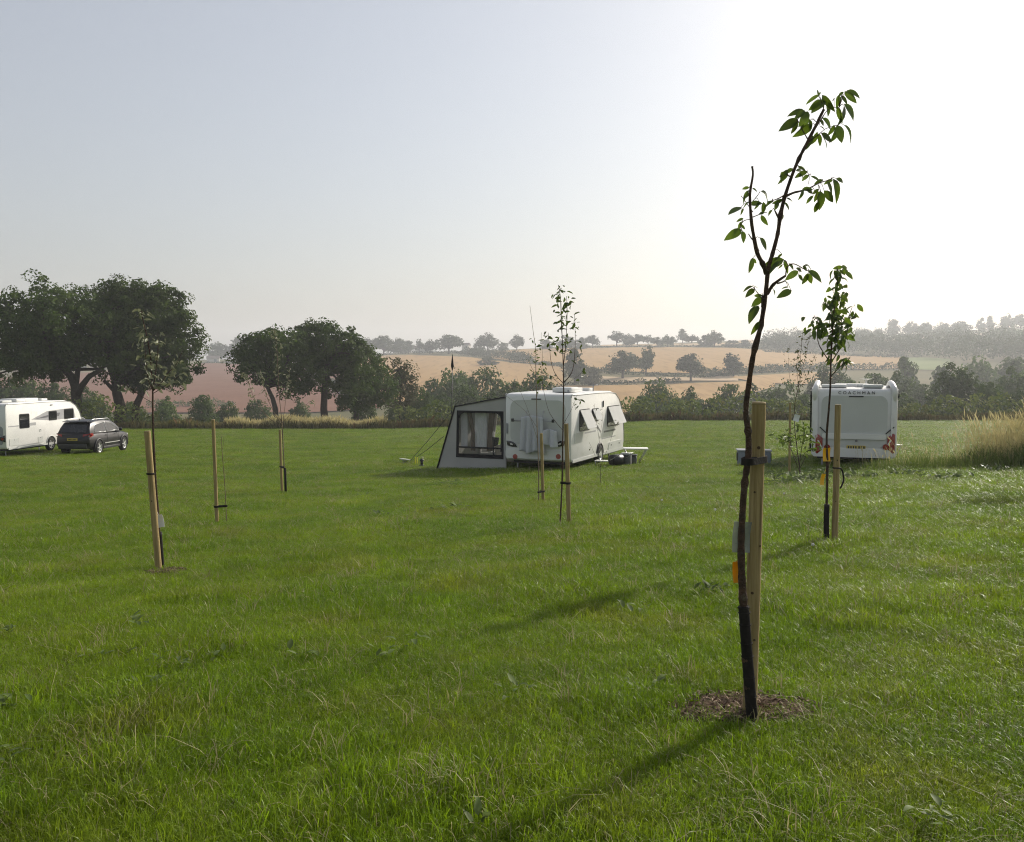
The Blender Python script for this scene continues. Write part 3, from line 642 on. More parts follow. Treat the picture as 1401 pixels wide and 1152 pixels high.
def leaf_np(B, T, Nn, ratio):
    """joined leaves for small crowns: 6-sided folded shapes"""
    X = T - B; L = np.linalg.norm(X, axis=1, keepdims=True); X = X / L; Z = unit(Nn - X * (Nn * X).sum(1, keepdims=True)); Y = np.cross(Z, X); w = L * ratio * .5
    V = np.stack([B, B + X * L * .35 + Y * w + Z * w * .35, B + X * L * .75 + Y * w * .7, T - Z * L * .12, B + X * L * .75 - Y * w * .7, B + X * L * .35 - Y * w + Z * w * .35], 1).reshape(-1, 3)
    n = len(B); i = np.arange(n)[:, None] * 6; return V, np.concatenate([i + np.array([0, 1, 2, 3]), i + np.array([0, 3, 4, 5])])
def spline(pts, n=5):
    out = []; P = [Vector(p) for p in pts]
    for i in range(len(P) - 1):
        a, b, c, d = P[max(i - 1, 0)], P[i], P[i + 1], P[min(i + 2, len(P) - 1)]
        for k in range(n):
            t = k / n; out.append(.5 * ((2 * b) + (c - a) * t + (2 * a - 5 * b + 4 * c - d) * t * t + (3 * b - a - 3 * c + d) * t ** 3))
    out.append(P[-1]); return out
def stem_mesh(pts, r0, r1, n=8, knob=.08, seed=0, sub=5):
    g = random.Random(seed); q = spline(pts, sub); N = len(q); m = MB()
    m.tube(q, [(r0 + (r1 - r0) * (i / (N - 1)) ** .8) * (1 + g.uniform(-knob, knob) + (knob * 3 if g.random() < .1 else 0)) for i in range(N)], n); return m, q

# --- the near sapling
D_A = hit(1028, 985).y; oA = hit(1028, 985)
pxA = D_A / F
tA = empty('young_tree', oA, 0, 'tall bent walnut-like sapling with big drooping leaves tied to the thickest stake', 'tree')
def pA(x, y, dy=0.0): return at(x, y, D_A + dy) - oA
trunk = [(1029, 990), (1026, 950), (1021, 890), (1018, 840), (1015, 790), (1014, 745), (1016, 700), (1019, 660), (1024, 622), (1023.5, 590), (1020.5, 560), (1025, 523), (1031, 484), (1041, 445), (1047.5, 402), (1051, 369), (1057, 347), (1064, 320), (1068, 293), (1076, 262), (1090, 224), (1106, 192), (1118, 168), (1127, 150)]
_dy = lambda y: -.035 + .10 * max(0, (600 - y) / 450)
m, qA = stem_mesh([pA(x, y, _dy(y)) for x, y in trunk], .0205, .006, 10, .11, 1); m.build('trunk', M['sapling_bark'], tA)
gA = random.Random(5)
def branchA(pts, r0, r1, ddy, sub=4, name='branch'):
    P = [pA(x, y, _dy(y) + ddy * i / (len(pts) - 1)) for i, (x, y) in enumerate(pts)]
    m, q = stem_mesh(P, r0, r1, 7, .12, int(pts[0][0]), sub); m.build(name, M['sapling_bark'], tA); return q
brs = [branchA([(1049, 374), (1043, 360), (1036, 346), (1031, 322), (1028, 302), (1026, 267), (1030, 240), (1029, 228)], .0125, .004, -.14),
       branchA([(1050, 402), (1056, 392), (1062, 386), (1075, 377)], .009, .005, -.10), branchA([(1075, 377), (1077, 366), (1086, 361), (1100, 368), (1108, 372)], .0035, .0015, -.04),
       branchA([(1063, 388), (1070, 386), (1074, 384)], .004, .003, -.03), branchA([(1072, 270), (1085, 264), (1097, 261), (1108, 257), (1122, 250), (1136, 246)], .007, .002, .12),
       branchA([(1038, 344), (1033, 332), (1028, 326), (1024, 320)], .005, .002, -.05), branchA([(1066, 300), (1062, 292), (1060, 288)], .005, .003, -.06),
       branchA([(1043, 404), (1042.5, 412), (1042, 420)], .004, .003, -.03), branchA([(1047, 415), (1036, 400), (1030, 392)], .002, .0012, -.05),
       branchA([(1113, 180), (1122, 166), (1133, 150), (1148, 147)], .003, .0015, .06), branchA([(1106, 192), (1098, 178), (1092, 166), (1088, 160)], .003, .0015, -.06), branchA([(1105, 195), (1120, 184), (1130, 176), (1146, 171)], .0028, .0013, .05),
       branchA([(1083, 242), (1078, 240), (1074, 236)], .004, .0025, -.04), branchA([(1030, 297), (1040, 293), (1050, 290)], .0025, .0012, -.04), branchA([(1030, 290), (1020, 276), (1014, 268)], .002, .0012, -.05), branchA([(1030, 275), (1036, 268), (1040, 262)], .002, .0012, .03), branchA([(1030, 300), (1018, 302), (1012, 312)], .002, .0012, -.04), branchA([(1076, 265), (1064, 272), (1050, 276)], .0035, .0015, -.08), branchA([(1091, 226), (1100, 232), (1107, 240), (1106, 252)], .002, .0012, -.03)]
c1 = [(940, 200, 820, 268, 0), (950, 245, 865, 330, 1), (990, 245, 880, 340, 1), (970, 205, 1060, 330, 0), (1010, 260, 1040, 370, 0), (1195, 160, 1315, 195, 1), (1175, 170, 1272, 260, 0), (1160, 172, 1115, 205, 1), (1140, 205, 1200, 275, 0), (1115, 205, 1115, 300, 1), (1075, 225, 1065, 270, 1), (1170, 285, 1285, 400, 1), (1165, 295, 1158, 460, 0), (1110, 310, 1135, 450, 0),
      (805, 345, 680, 360, 0), (805, 345, 722, 410, 0), (835, 355, 780, 460, 1), (740, 425, 600, 505, 0), (740, 440, 695, 565, 0), (785, 440, 795, 520, 1), (850, 420, 760, 500, 1), (870, 470, 755, 570, 1), (850, 430, 870, 520, 1), (970, 410, 1065, 470, 1), (945, 430, 995, 475, 1), (950, 490, 1000, 505, 1), (1075, 475, 1040, 575, 1), (1090, 510, 1080, 660, 1), (1105, 480, 1145, 615, 1), (1165, 475, 1285, 580, 0), (960, 550, 1060, 620, 0), (975, 590, 1030, 665, 0), (935, 555, 955, 660, 0), (920, 540, 860, 695, 0), (870, 560, 840, 670, 0),
      (695, 870, 640, 910, 1), (655, 890, 600, 930, 1), (600, 900, 600, 990, 0), (650, 910, 600, 985, 0), (745, 855, 820, 880, 0), (730, 890, 840, 915, 1), (830, 900, 720, 935, 1), (840, 930, 790, 970, 1), (865, 940, 945, 975, 0), (1095, 965, 1180, 985, 1), (1060, 975, 990, 1000, 1), (930, 205, 960, 165, 0), (930, 200, 925, 155, 0)]
c2 = [(300, 45, 235, 50, 1), (330, 50, 370, 65, 0), (300, 70, 220, 160, 0), (310, 90, 265, 130, 0), (300, 175, 245, 205, 0), (225, 225, 120, 270, 1), (245, 235, 230, 275, 0), (410, 80, 520, 140, 1), (310, 200, 420, 170, 1), (390, 170, 365, 250, 0), (430, 180, 440, 280, 1), (520, 170, 430, 200, 1), (600, 150, 520, 200, 1), (560, 170, 540, 240, 1), (510, 250, 465, 290, 1), (640, 140, 705, 165, 0), (620, 180, 678, 240, 0), (245, 325, 190, 350, 0), (235, 355, 190, 420, 0), (220, 380, 262, 422, 0), (228, 432, 95, 500, 1), (240, 445, 258, 530, 1), (430, 275, 395, 283, 1), (410, 300, 460, 380, 0), (400, 505, 470, 605, 0), (330, 690, 365, 735, 1), (330, 690, 310, 810, 0), (600, 285, 620, 325, 1),
      (610, 702, 445, 760, 1), (600, 710, 480, 790, 0), (620, 710, 655, 800, 0), (745, 808, 640, 872, 1), (660, 740, 720, 790, 0), (730, 780, 790, 805, 1), (790, 760, 830, 800, 1), (805, 755, 900, 765, 0), (840, 805, 970, 875, 1), (840, 830, 870, 915, 1), (830, 830, 800, 930, 1), (750, 840, 790, 890, 1), (330, 945, 248, 970, 1), (330, 938, 375, 952, 1), (345, 970, 280, 1025, 1), (415, 1030, 340, 1028, 1), (412, 1050, 335, 1120, 1), (655, 955, 595, 955, 1), (682, 985, 575, 1030, 1), (520, 975, 545, 1018, 1), (600, 650, 555, 685, 0), (603, 748, 575, 775, 0),
      (785, 60, 790, 140, 1), (790, 55, 875, 60, 1), (830, 70, 885, 95, 1), (885, 120, 815, 185, 0), (935, 60, 880, 100, 1), (950, 80, 890, 160, 1), (955, 85, 960, 225, 1), (935, 170, 890, 295, 0), (985, 75, 1075, 170, 1), (1010, -10, 1070, 100, 0), (1070, -30, 1150, 130, 0), (970, -25, 900, -5, 1)]
leaves = [(980 + a / 6.67, 100 + b / 6.67, 980 + c / 6.67, 100 + d / 6.67, k) for a, b, c, d, k in c1] + [(980 + a / 6.67, 250 + b / 6.67, 980 + c / 6.67, 250 + d / 6.67, k) for a, b, c, d, k in c2] + [(1039, 440, 1029, 457, 0), (1037, 419, 1024, 436, 1)]
twigpts = [p for q in brs for p in q] + qA[60:]
for (a, b, c, d, k) in leaves:
    # each leaf hangs at the depth of the twig nearest to its stalk
    best = min(twigpts, key=lambda w: (pA(a, b, w.y) - w).length) ; dyy = best.y + gA.uniform(-.03, .03)
    B = pA(a, b, dyy); ln = math.hypot(c - a, d - b) * pxA; T = pA(c, d, dyy + gA.uniform(-.55, .55) * max(ln, .03))
    if 14 * pxA < ln < 30 * pxA: pass
    lo = link('leaf', LEAF[k][gA.randrange(3)], None, tA); lo.matrix_local = leaf_matrix(B - (T - B) * .05, T + (T - B) * .14, gA)
    if (B - best).length > .02:
        mm = MB(); mm.tube([best, (best + B) / 2 + Vector((0, 0, .01)), B], [.0016, .0013, .001], 5); mm.build('leaf_stalk', M['sapling_bark'], tA)

KN = ((.86, 4.6, .009), (.72, 4.2, .006), (.40, 4.3, .008), (.25, 4.8, .007), (.55, 5.3, .006))
sA, bA, qtA = stake((1038.5, 551), (1025.5, 978), .0335, 'thickest round wooden stake with a woodchip ring at its foot', knots=KN)
def on_stake(p, q, row, px=None):
    f = (at(0, row, p.y).z - p.z) / (q.z - p.z); return p + (q - p) * f
zA = on_stake(bA, qtA, 628)
strap(zA, .034, Vector(oA) + pA(1023.5, 628, -.04), .022, 0, label='black rubber strap holding the bent sapling to the thickest stake')
m = MB(); guard = [(1029.5, 988), (1027, 955), (1022.5, 900), (1019, 850), (1017, 829)]
gp = spline([pA(x, y, -.035) for x, y in guard], 6); m.tube(gp, [.028 - .004 * i / len(gp) for i in range(len(gp))], 12)
gr = empty('trunk_guard', oA, 0, 'black spiral guard wrapped round the foot of the bent sapling', 'guard'); m.build('sleeve', M['black_rubber'], gr)
for k in range(9):
    i = int((k + .5) / 9 * (len(gp) - 1)); c = gp[i]; mm = MB(); mm.tube([c + Vector((math.cos(w) * .0280, math.sin(w) * .0280, .012 * w / 6.28)) for w in np.linspace(0, 2 * math.pi, 13)], .0018, 5); mm.build('coil', M['black_rubber'], gr)
tag_obj('plant_tag', at(1015.5, 735, D_A + .005), .085, .145, M['clear_tag'], 'translucent grey plastic label hanging on the bent sapling', tilt=.06, yaw=.1, lines=8, loop_to=at(1016, 706, D_A - .02))
tag_obj('plant_tag', at(1007.5, 783, D_A + .0), .030, .10, M['orange_tag'], 'small orange tag hanging low on the bent sapling', tilt=-.05, yaw=.15, loop_to=at(1014.5, 762, D_A - .03))

# --- generic saplings: stems drawn as pixel paths at the sapling's own distance, spread in depth
def sapling(base, stems, label, leafmat, lsize, nleaf, seed, barkmat='sapling_bark', single=False, name='young_tree', ratio=.42, droop=.5):
    p = hit(*base); root = empty(name, p, 0, label, 'tree'); D = p.y; g = random.Random(seed); s = D / F; LB = []; LT = []; LN = []
    for i, (pts, r0, r1, ddy, lf0, lf1) in enumerate(stems):
        n = len(pts); P = [at(x, y, D + ddy * k / (n - 1) ** 1.0) - p for k, (x, y) in enumerate(pts)]
        if i == 0: P[0].z -= .04
        m, q = stem_mesh(P, r0, r1, 7, .08, seed + i, 4); m.build('trunk' if i == 0 else 'branch', M[barkmat], root)
        L = len(q); npx = math.hypot(pts[-1][0] - pts[0][0], pts[-1][1] - pts[0][1]); cnt_ = int(nleaf * npx / 100 * (lf1 - lf0))
        for _ in range(cnt_):
            t = lf0 + (lf1 - lf0) * g.random(); b = q[min(L - 1, int(t * (L - 1)))] + Vector((g.gauss(0, 1), g.gauss(0, 1), g.gauss(0, .6))) * lsize * (.42 if single else .58)
            v = Vector((g.gauss(0, 1), g.gauss(0, 1), g.gauss(-droop, .45))).normalized() * lsize * g.uniform(.65, 1.25)
            LB.append(b); LT.append(b + v); LN.append((g.gauss(0, .6), g.gauss(-.2, .6), g.uniform(.2, 1)))
    if single:
        for b, t, n in zip(LB, LT, LN):
            lo = link('leaf', LEAF[1][g.randrange(3)], None, root); lo.matrix_local = leaf_matrix(b, t, g, Vector(n))
    elif LB:
        V, Fc = leaf_np(np.array(LB), np.array(LT), np.array(LN), ratio); o = link('foliage', np_mesh('foliage', V, Fc), M[leafmat], root); o['kind'] = 'stuff'
    return root, p
# right-hand sapling with yellow tags
rB, pB = sapling((1131, 741), [
    ([(1131, 741), (1131, 690), (1132, 640), (1131, 600), (1134, 560), (1136, 530), (1137, 490), (1139, 450), (1142, 415), (1146, 385), (1145, 365)], .017, .005, -.15, .62, 1.0),
    ([(1135, 495), (1127, 483), (1120, 470), (1118, 455), (1119, 440), (1114, 432)], .006, .003, -.3, .55, 1.0),
    ([(1136, 498), (1146, 482), (1155, 468), (1160, 450), (1162, 432), (1166, 420)], .007, .003, .25, .4, 1.0),
    ([(1137, 515), (1148, 503), (1158, 494), (1163, 490)], .005, .003, .15, .5, 1.0),
    ([(1138, 480), (1146, 465), (1150, 450), (1152, 435)], .004, .002, -.2, .5, 1.0),
    ([(1141, 425), (1148, 412), (1156, 402)], .003, .002, .2, .4, 1.0)],
    'slim sapling with bright yellow tags beside a grey-brown stake', 'sap_leaf', .10, 100, 31, single=True, droop=.9)
stake((1146.5, 554), (1142, 741), .034, 'straight stake beside the sapling with yellow tags', knots=((.6, 4.6, .008), (.3, 4.4, .007)))
DB = pB.y
m = MB(); gq = spline([at(x, y, DB - .004) - pB for x, y in [(1131, 744), (1130.5, 715), (1131.5, 690)]], 4); m.tube(gq, .030, 10)
g2 = empty('trunk_guard', pB, 0, 'black guard round the foot of the sapling with yellow tags', 'guard'); m.build('sleeve', M['black_rubber'], g2)
for k in range(6):
    c = gq[k + 1]; mm = MB(); mm.tube([c + Vector((math.cos(w) * .031, math.sin(w) * .031, 0)) for w in np.linspace(0, 2 * math.pi, 11)], .003, 5); mm.build('coil', M['black_rubber'], g2)
tag_obj('plant_tag', at(1131.5, 622, DB - .05), .085, .15, M['yellow_tag'], 'upper bright yellow tag on the slim right-hand sapling', yaw=.15, loop_to=at(1132, 608, DB - .01))
tag_obj('plant_tag', at(1126, 656, DB - .045), .05, .125, M['yellow_tag'], 'lower tilted yellow tag on the slim right-hand sapling', tilt=.2, yaw=.3, loop_to=at(1130, 642, DB - .01))
sB = hit(1142, 741); p0 = at(1144.5, 640, sB.y)
mm = MB(); ang = np.linspace(0, 1, 12); ro = empty('loose_tie', p0, 0, 'loose black strap dangling from the straight stake beside the yellow-tagged sapling', 'strap')
mm.tube([Vector((.037 * math.cos(w), .037 * math.sin(w), 0)) for w in np.linspace(-.6, math.pi * 2 - .6, 15)], .009, 6); mm.build('band', M['black_rubber'], ro)
mm = MB(); mm.tube(spline([Vector((.036, 0, 0)), Vector((.06, -.01, -.03)), Vector((.078, -.01, -.12)), Vector((.062, -.01, -.19)), Vector((.045, 0, -.23))], 4), .010, 6); mm.build('tail', M['black_rubber'], ro)

# centre pair
rE, pE = sapling((767, 717), [
    ([(766, 717), (769, 660), (770, 600), (771, 545), (771, 520), (770, 480), (768, 440), (767, 410), (764, 390)], .013, .004, .1, .62, 1.0),
    ([(771, 524), (782, 510), (786, 490), (787, 460), (786, 430)], .007, .0025, .3, .5, 1.0), ([(771, 500), (774, 470), (776, 430), (775, 405)], .006, .0025, -.3, .45, 1.0),
    ([(771, 525), (760, 512), (754, 495), (752, 475), (750, 455)], .005, .002, -.2, .55, 1.0), ([(771, 530), (757, 518), (742, 510)], .004, .002, .2, .5, .9),
    ([(771, 590), (752, 565), (744, 535), (742, 520)], .004, .0015, -.25, .9, 1.0), ([(771, 580), (782, 560), (790, 540)], .003, .0015, .2, .6, 1.0), ([(771, 528), (790, 515), (800, 506)], .003, .0015, .3, .6, 1.0)],
    'taller sapling of the pair in front of the middle caravan, leaves at its tip', 'sap_leaf', .088, 50, 32, ratio=.42)
stake((774.5, 580), (778.5, 717), .030, 'taller stake of the pair in front of the middle caravan')
rD, pD = sapling((737, 686), [
    ([(737, 686), (737, 640), (735, 590), (734, 540), (733, 500), (733, 480), (729, 450), (725, 418)], .012, .003, .1, .55, .82),
    ([(734, 545), (740, 515), (742, 490), (741, 455)], .005, .002, .25, .2, .7), ([(734, 515), (726, 500), (722, 490)], .004, .002, -.2, .5, 1.0), ([(735, 600), (722, 560), (712, 535), (707, 515)], .004, .0015, -.3, .95, 1.0), ([(735, 585), (718, 562), (690, 540), (668, 528)], .0035, .0015, -.3, .95, 1.0)],
    'thin whip-like sapling, shorter of the pair in front of the middle caravan', 'sap_leaf', .075, 38, 33, 'twig')
stake((740.5, 593), (743, 685), .030, 'shorter stake of the pair in front of the middle caravan')
def small_tie(stakebase, top, row, stempx, stemY, r, label):
    p = hit(*stakebase); q = at(top[0], top[1], p.y); c = on_stake(p, q, row); T = at(stempx, row, stemY); return strap(c, r, T, .014, 0, label=label, tail=False, w=.03)
small_tie((778.5, 717), (774.5, 580), 661, 769, pE.y, .030, 'black strap round the taller stake of the caravan-side pair')
small_tie((743, 685), (740.5, 593), 672, 737, pD.y, .030, 'black strap low on the shorter stake of the caravan-side pair')
rS, pS = sapling((822, 664), [
    ([(822, 664), (821, 635), (820, 605), (818, 590), (815, 570), (813, 552)], .006, .002, .1, .6, 1.0), ([(820, 640), (812, 618), (806, 605)], .004, .0015, -.2, .7, 1.0), ([(821, 640), (832, 612), (840, 588), (846, 575)], .004, .0015, .2, .7, 1.0), ([(820, 600), (824, 575), (823, 550)], .003, .0015, .2, .5, 1.0)],
    'spindly unstaked sapling in front of the sunlit caravan side', 'olive_leaf', .055, 22, 34)
# left group
rF, pF = sapling((222, 777), [
    ([(222, 777), (219, 740), (216, 700), (212, 640), (210, 600), (209, 560), (209, 535), (207, 510), (206, 490), (201, 460), (195, 435), (194, 425)], .015, .004, .15, .62, 1.0),
    ([(208, 532), (203, 520), (200, 495), (198, 470)], .005, .002, -.2, .2, 1.0), ([(209, 535), (213, 510), (216, 480), (216, 455)], .006, .002, .25, .25, 1.0), ([(209, 535), (222, 522), (230, 510), (240, 500), (250, 480)], .006, .002, .3, .25, 1.0), ([(210, 538), (226, 528), (240, 518), (252, 508)], .004, .002, -.2, .3, 1.0), ([(210, 552), (190, 540), (176, 530), (164, 526)], .003, .0015, -.2, .6, 1.0)],
    'leafy sapling in front of the big oaks, hidden low down by its stake', 'pale_leaf', .082, 48, 35, ratio=.36)
stake((201.5, 590), (217, 779), .033, 'leaning stake with a pale label at its side and straw at its foot', knots=((.5, 4.7, .008),))
m = MB(); gq = spline([at(x, y, pF.y) - pF for x, y in [(222, 780), (220, 755), (218, 728)]], 4); m.tube(gq, .026, 10); g3 = empty('trunk_guard', pF, 0, 'black guard round the sapling behind the leaning stake', 'guard'); m.build('sleeve', M['black_rubber'], g3)
tag_obj('plant_tag', at(218.5, 713, pF.y - .06), .075, .13, M['white_tag'], 'pale white label hanging beside the leaning stake', tilt=-.2, yaw=-.1, loop_to=at(215, 700, pF.y - .02))
pst = hit(217, 779); c = on_stake(pst, at(201.5, 590, pst.y), 648)
mm = MB(); ro = empty('tree_tie', c, 0, 'thin black band round the leaning stake with the pale label', 'strap'); mm.tube([Vector((.0345 * math.cos(w), .0345 * math.sin(w), 0)) for w in np.linspace(0, 2 * math.pi, 15)], .010, 6); mm.build('band', M['black_rubber'], ro)
rH, pH = sapling((310, 715), [([(310, 715), (309, 690), (307, 655), (304, 620), (303, 597)], .008, .004, .05, .9, 1.0), ([(304, 615), (306, 605), (305, 597)], .003, .0015, .05, .5, 1.0)],
    'bare leafless whip strapped to a slim stake', 'olive_leaf', .03, 8, 36, 'twig')
stake((291.5, 574), (297, 716), .028, 'slim stake beside the bare leafless whip')
small_tie((297, 716), (291.5, 574), 693, 309, pH.y, .028, 'black strap joining the slim stake and the bare whip')
rG, pG = sapling((391, 674), [
    ([(391, 674), (389, 640), (387, 600), (386, 580), (382, 540), (380, 500), (378, 470), (374, 448)], .016, .004, .1, .62, 1.0),
    ([(386, 582), (376, 566), (366, 545), (358, 520), (356, 505)], .009, .003, -.3, .5, 1.0), ([(386, 584), (366, 570), (348, 545), (338, 520), (325, 508)], .009, .003, .3, .5, 1.0), ([(387, 580), (390, 555), (393, 530), (397, 500)], .007, .003, .3, .5, 1.0), ([(387, 578), (400, 565), (412, 558), (428, 547)], .005, .002, -.2, .8, 1.0)],
    'vase-shaped sapling with arching leafy shoots in front of the red field', 'pale_leaf', .092, 105, 37, 'twig', ratio=.4)
stake((383, 588), (386, 673), .034, 'short stake under the vase-shaped sapling')
small_tie((386, 673), (383, 588), 638, 388, pG.y, .034, 'black strap on the short stake under the vase-shaped sapling')
m = MB(); m.tube([at(391, 676, pG.y) - pG, at(390, 640, pG.y) - pG], .030, 10); g4 = empty('trunk_guard', pG, 0, 'dark guard on the foot of the vase-shaped sapling', 'guard'); m.build('sleeve', M['black_rubber'], g4)
# small sapling by the lettered caravan
rC, pC = sapling((1096, 652), [
    ([(1096, 652), (1090, 610), (1087, 580), (1088, 550), (1092, 530), (1094, 510), (1096, 480), (1098, 455)], .012, .003, .1, .55, 1.0),
    ([(1091, 535), (1100, 522), (1108, 505), (1116, 485)], .005, .002, .2, .2, 1.0), ([(1092, 532), (1098, 505), (1104, 480), (1108, 458)], .005, .002, -.2, .3, 1.0), ([(1089, 540), (1082, 525), (1079, 500), (1080, 472)], .004, .0015, -.2, .7, 1.0), ([(1092, 525), (1090, 500), (1093, 475)], .004, .0015, .3, .2, 1.0)],
    'slender reddish sapling with small leaves, left of the lettered caravan', 'olive_leaf', .08, 70, 38, 'sapling_bark')
stake((1081, 551), (1080, 648), .030, 'thin stake among weeds, left of the lettered caravan')
tag_obj('plant_tag', at(1090, 572, pC.y - .05), .14, .17, M['white_tag'], 'faded white label on the slender reddish sapling', tilt=.25, loop_to=at(1088, 560, pC.y - .01))
rR, pR = sapling((1095, 657), [
    ([(1095, 657), (1094, 635), (1097, 612), (1100, 592), (1098, 580)], .009, .004, -.2, .6, 1.0), ([(1094, 645), (1084, 620), (1080, 600), (1072, 590)], .007, .003, -.3, .5, 1.0), ([(1095, 640), (1104, 620), (1109, 600), (1110, 585)], .007, .003, .2, .6, 1.0), ([(1094, 640), (1090, 610), (1092, 590), (1090, 578)], .006, .003, .3, .6, 1.0), ([(1095, 630), (1104, 617), (1116, 615), (1122, 612)], .006, .003, -.2, .5, 1.0), ([(1090, 630), (1076, 605), (1066, 596)], .005, .002, .2, .6, 1.0)],
    'leggy bush with dark leaves among weeds, near the lettered caravan', 'sap_leaf', .13, 90, 39, 'sapling_bark', name='leggy_bush')
rR['category'] = 'bush'

# ------------------------------------------------------------------ caravans
def wheel(parent, c, r, w, axis='x', rim='alloy', spokes=5, out=1):
    """tyre and spoked rim, axle along x; out = +1 faces +x"""
    we = empty('wheel', c); we.parent = parent
    m = MB(); prof = [(-w / 2, r * .68), (-w / 2, r * .9), (-w * .36, r), (w * .36, r), (w / 2, r * .9), (w / 2, r * .68)]; n = 28
    vs = [(x, q * math.cos(a), q * math.sin(a)) for a in [2 * math.pi * k / n for k in range(n)] for x, q in prof]; k_ = len(prof)
    fs = [(i * k_ + j, i * k_ + j + 1, ((i + 1) % n) * k_ + j + 1, ((i + 1) % n) * k_ + j) for i in range(n) for j in range(k_ - 1)]
    m.add(vs, fs, True); m.build('tyre', M['tyre'], we)
    m = MB(); x0 = out * w * .30
    ring = []
    for rr, dx in ((r * .70, 0), (r * .70, out * w * .14), (r * .60, out * w * .14), (r * .60, -out * .06)):
        ring.append([(x0 + dx, rr * math.cos(a), rr * math.sin(a)) for a in [2 * math.pi * k / n for k in range(n)]])
    vs = [v for q in ring for v in q]; m.add(vs, [(i * n + j, i * n + (j + 1) % n, (i + 1) * n + (j + 1) % n, (i + 1) * n + j) for i in range(3) for j in range(n)], True)
    for k in range(spokes):
        a = 2 * math.pi * k / spokes + .3; rot = Matrix.Rotation(a, 3, 'X')
        m.box(rot @ Vector((x0 + out * w * .08, 0, r * .35)), (.025, r * .17, r * .60), rot)
    m.tube([(x0, 0, 0), (x0 + out * w * .15, 0, 0)], r * .15, 12); m.build('rim', M[rim], we)
    m = MB(); m.tube([(x0 - out * .06, 0, 0), (x0 - out * .04, 0, 0)], r * .62, 20); m.build('brake_disc', M['black_plastic'], we)
    return we
def text_mesh(txt, size, extrude=.004, space=1.0):
    cu = bpy.data.curves.new('lettering', 'FONT'); cu.body = txt; cu.size = size; cu.extrude = extrude; cu.align_x = 'CENTER'; cu.align_y = 'CENTER'; cu.space_character = space
    o = bpy.data.objects.new('tmp_text', cu); C.objects.link(o); dg = bpy.context.evaluated_depsgraph_get(); me = bpy.data.meshes.new_from_object(o.evaluated_get(dg)); bpy.data.objects.remove(o); return me
def rounded(w, h, r, n=5):
    pts = []
    for cx, cy, a0 in ((w / 2 - r, h / 2 - r, 0), (-w / 2 + r, h / 2 - r, math.pi / 2), (-w / 2 + r, -h / 2 + r, math.pi), (w / 2 - r, -h / 2 + r, 1.5 * math.pi)):
        for k in range(n): a = a0 + math.pi / 2 * k / (n - 1); pts.append((cx + r * math.cos(a), cy + r * math.sin(a)))
    return pts
def side_plate(parent, name, y, z, w, h, r, material, x, thick=.012, sgn=1):
    m = MB(); m.prism([(x, y + a, z + b) for a, b in rounded(w, h, r)], (sgn * thick, 0, 0)); return m.build(name, material, parent)
def rear_plate(parent, name, x, z, w, h, r, material, y=0.0, thick=.012):
    m = MB(); m.prism([(x + a, y, z + b) for a, b in rounded(w, h, r)], (0, -thick, 0)); return m.build(name, material, parent)
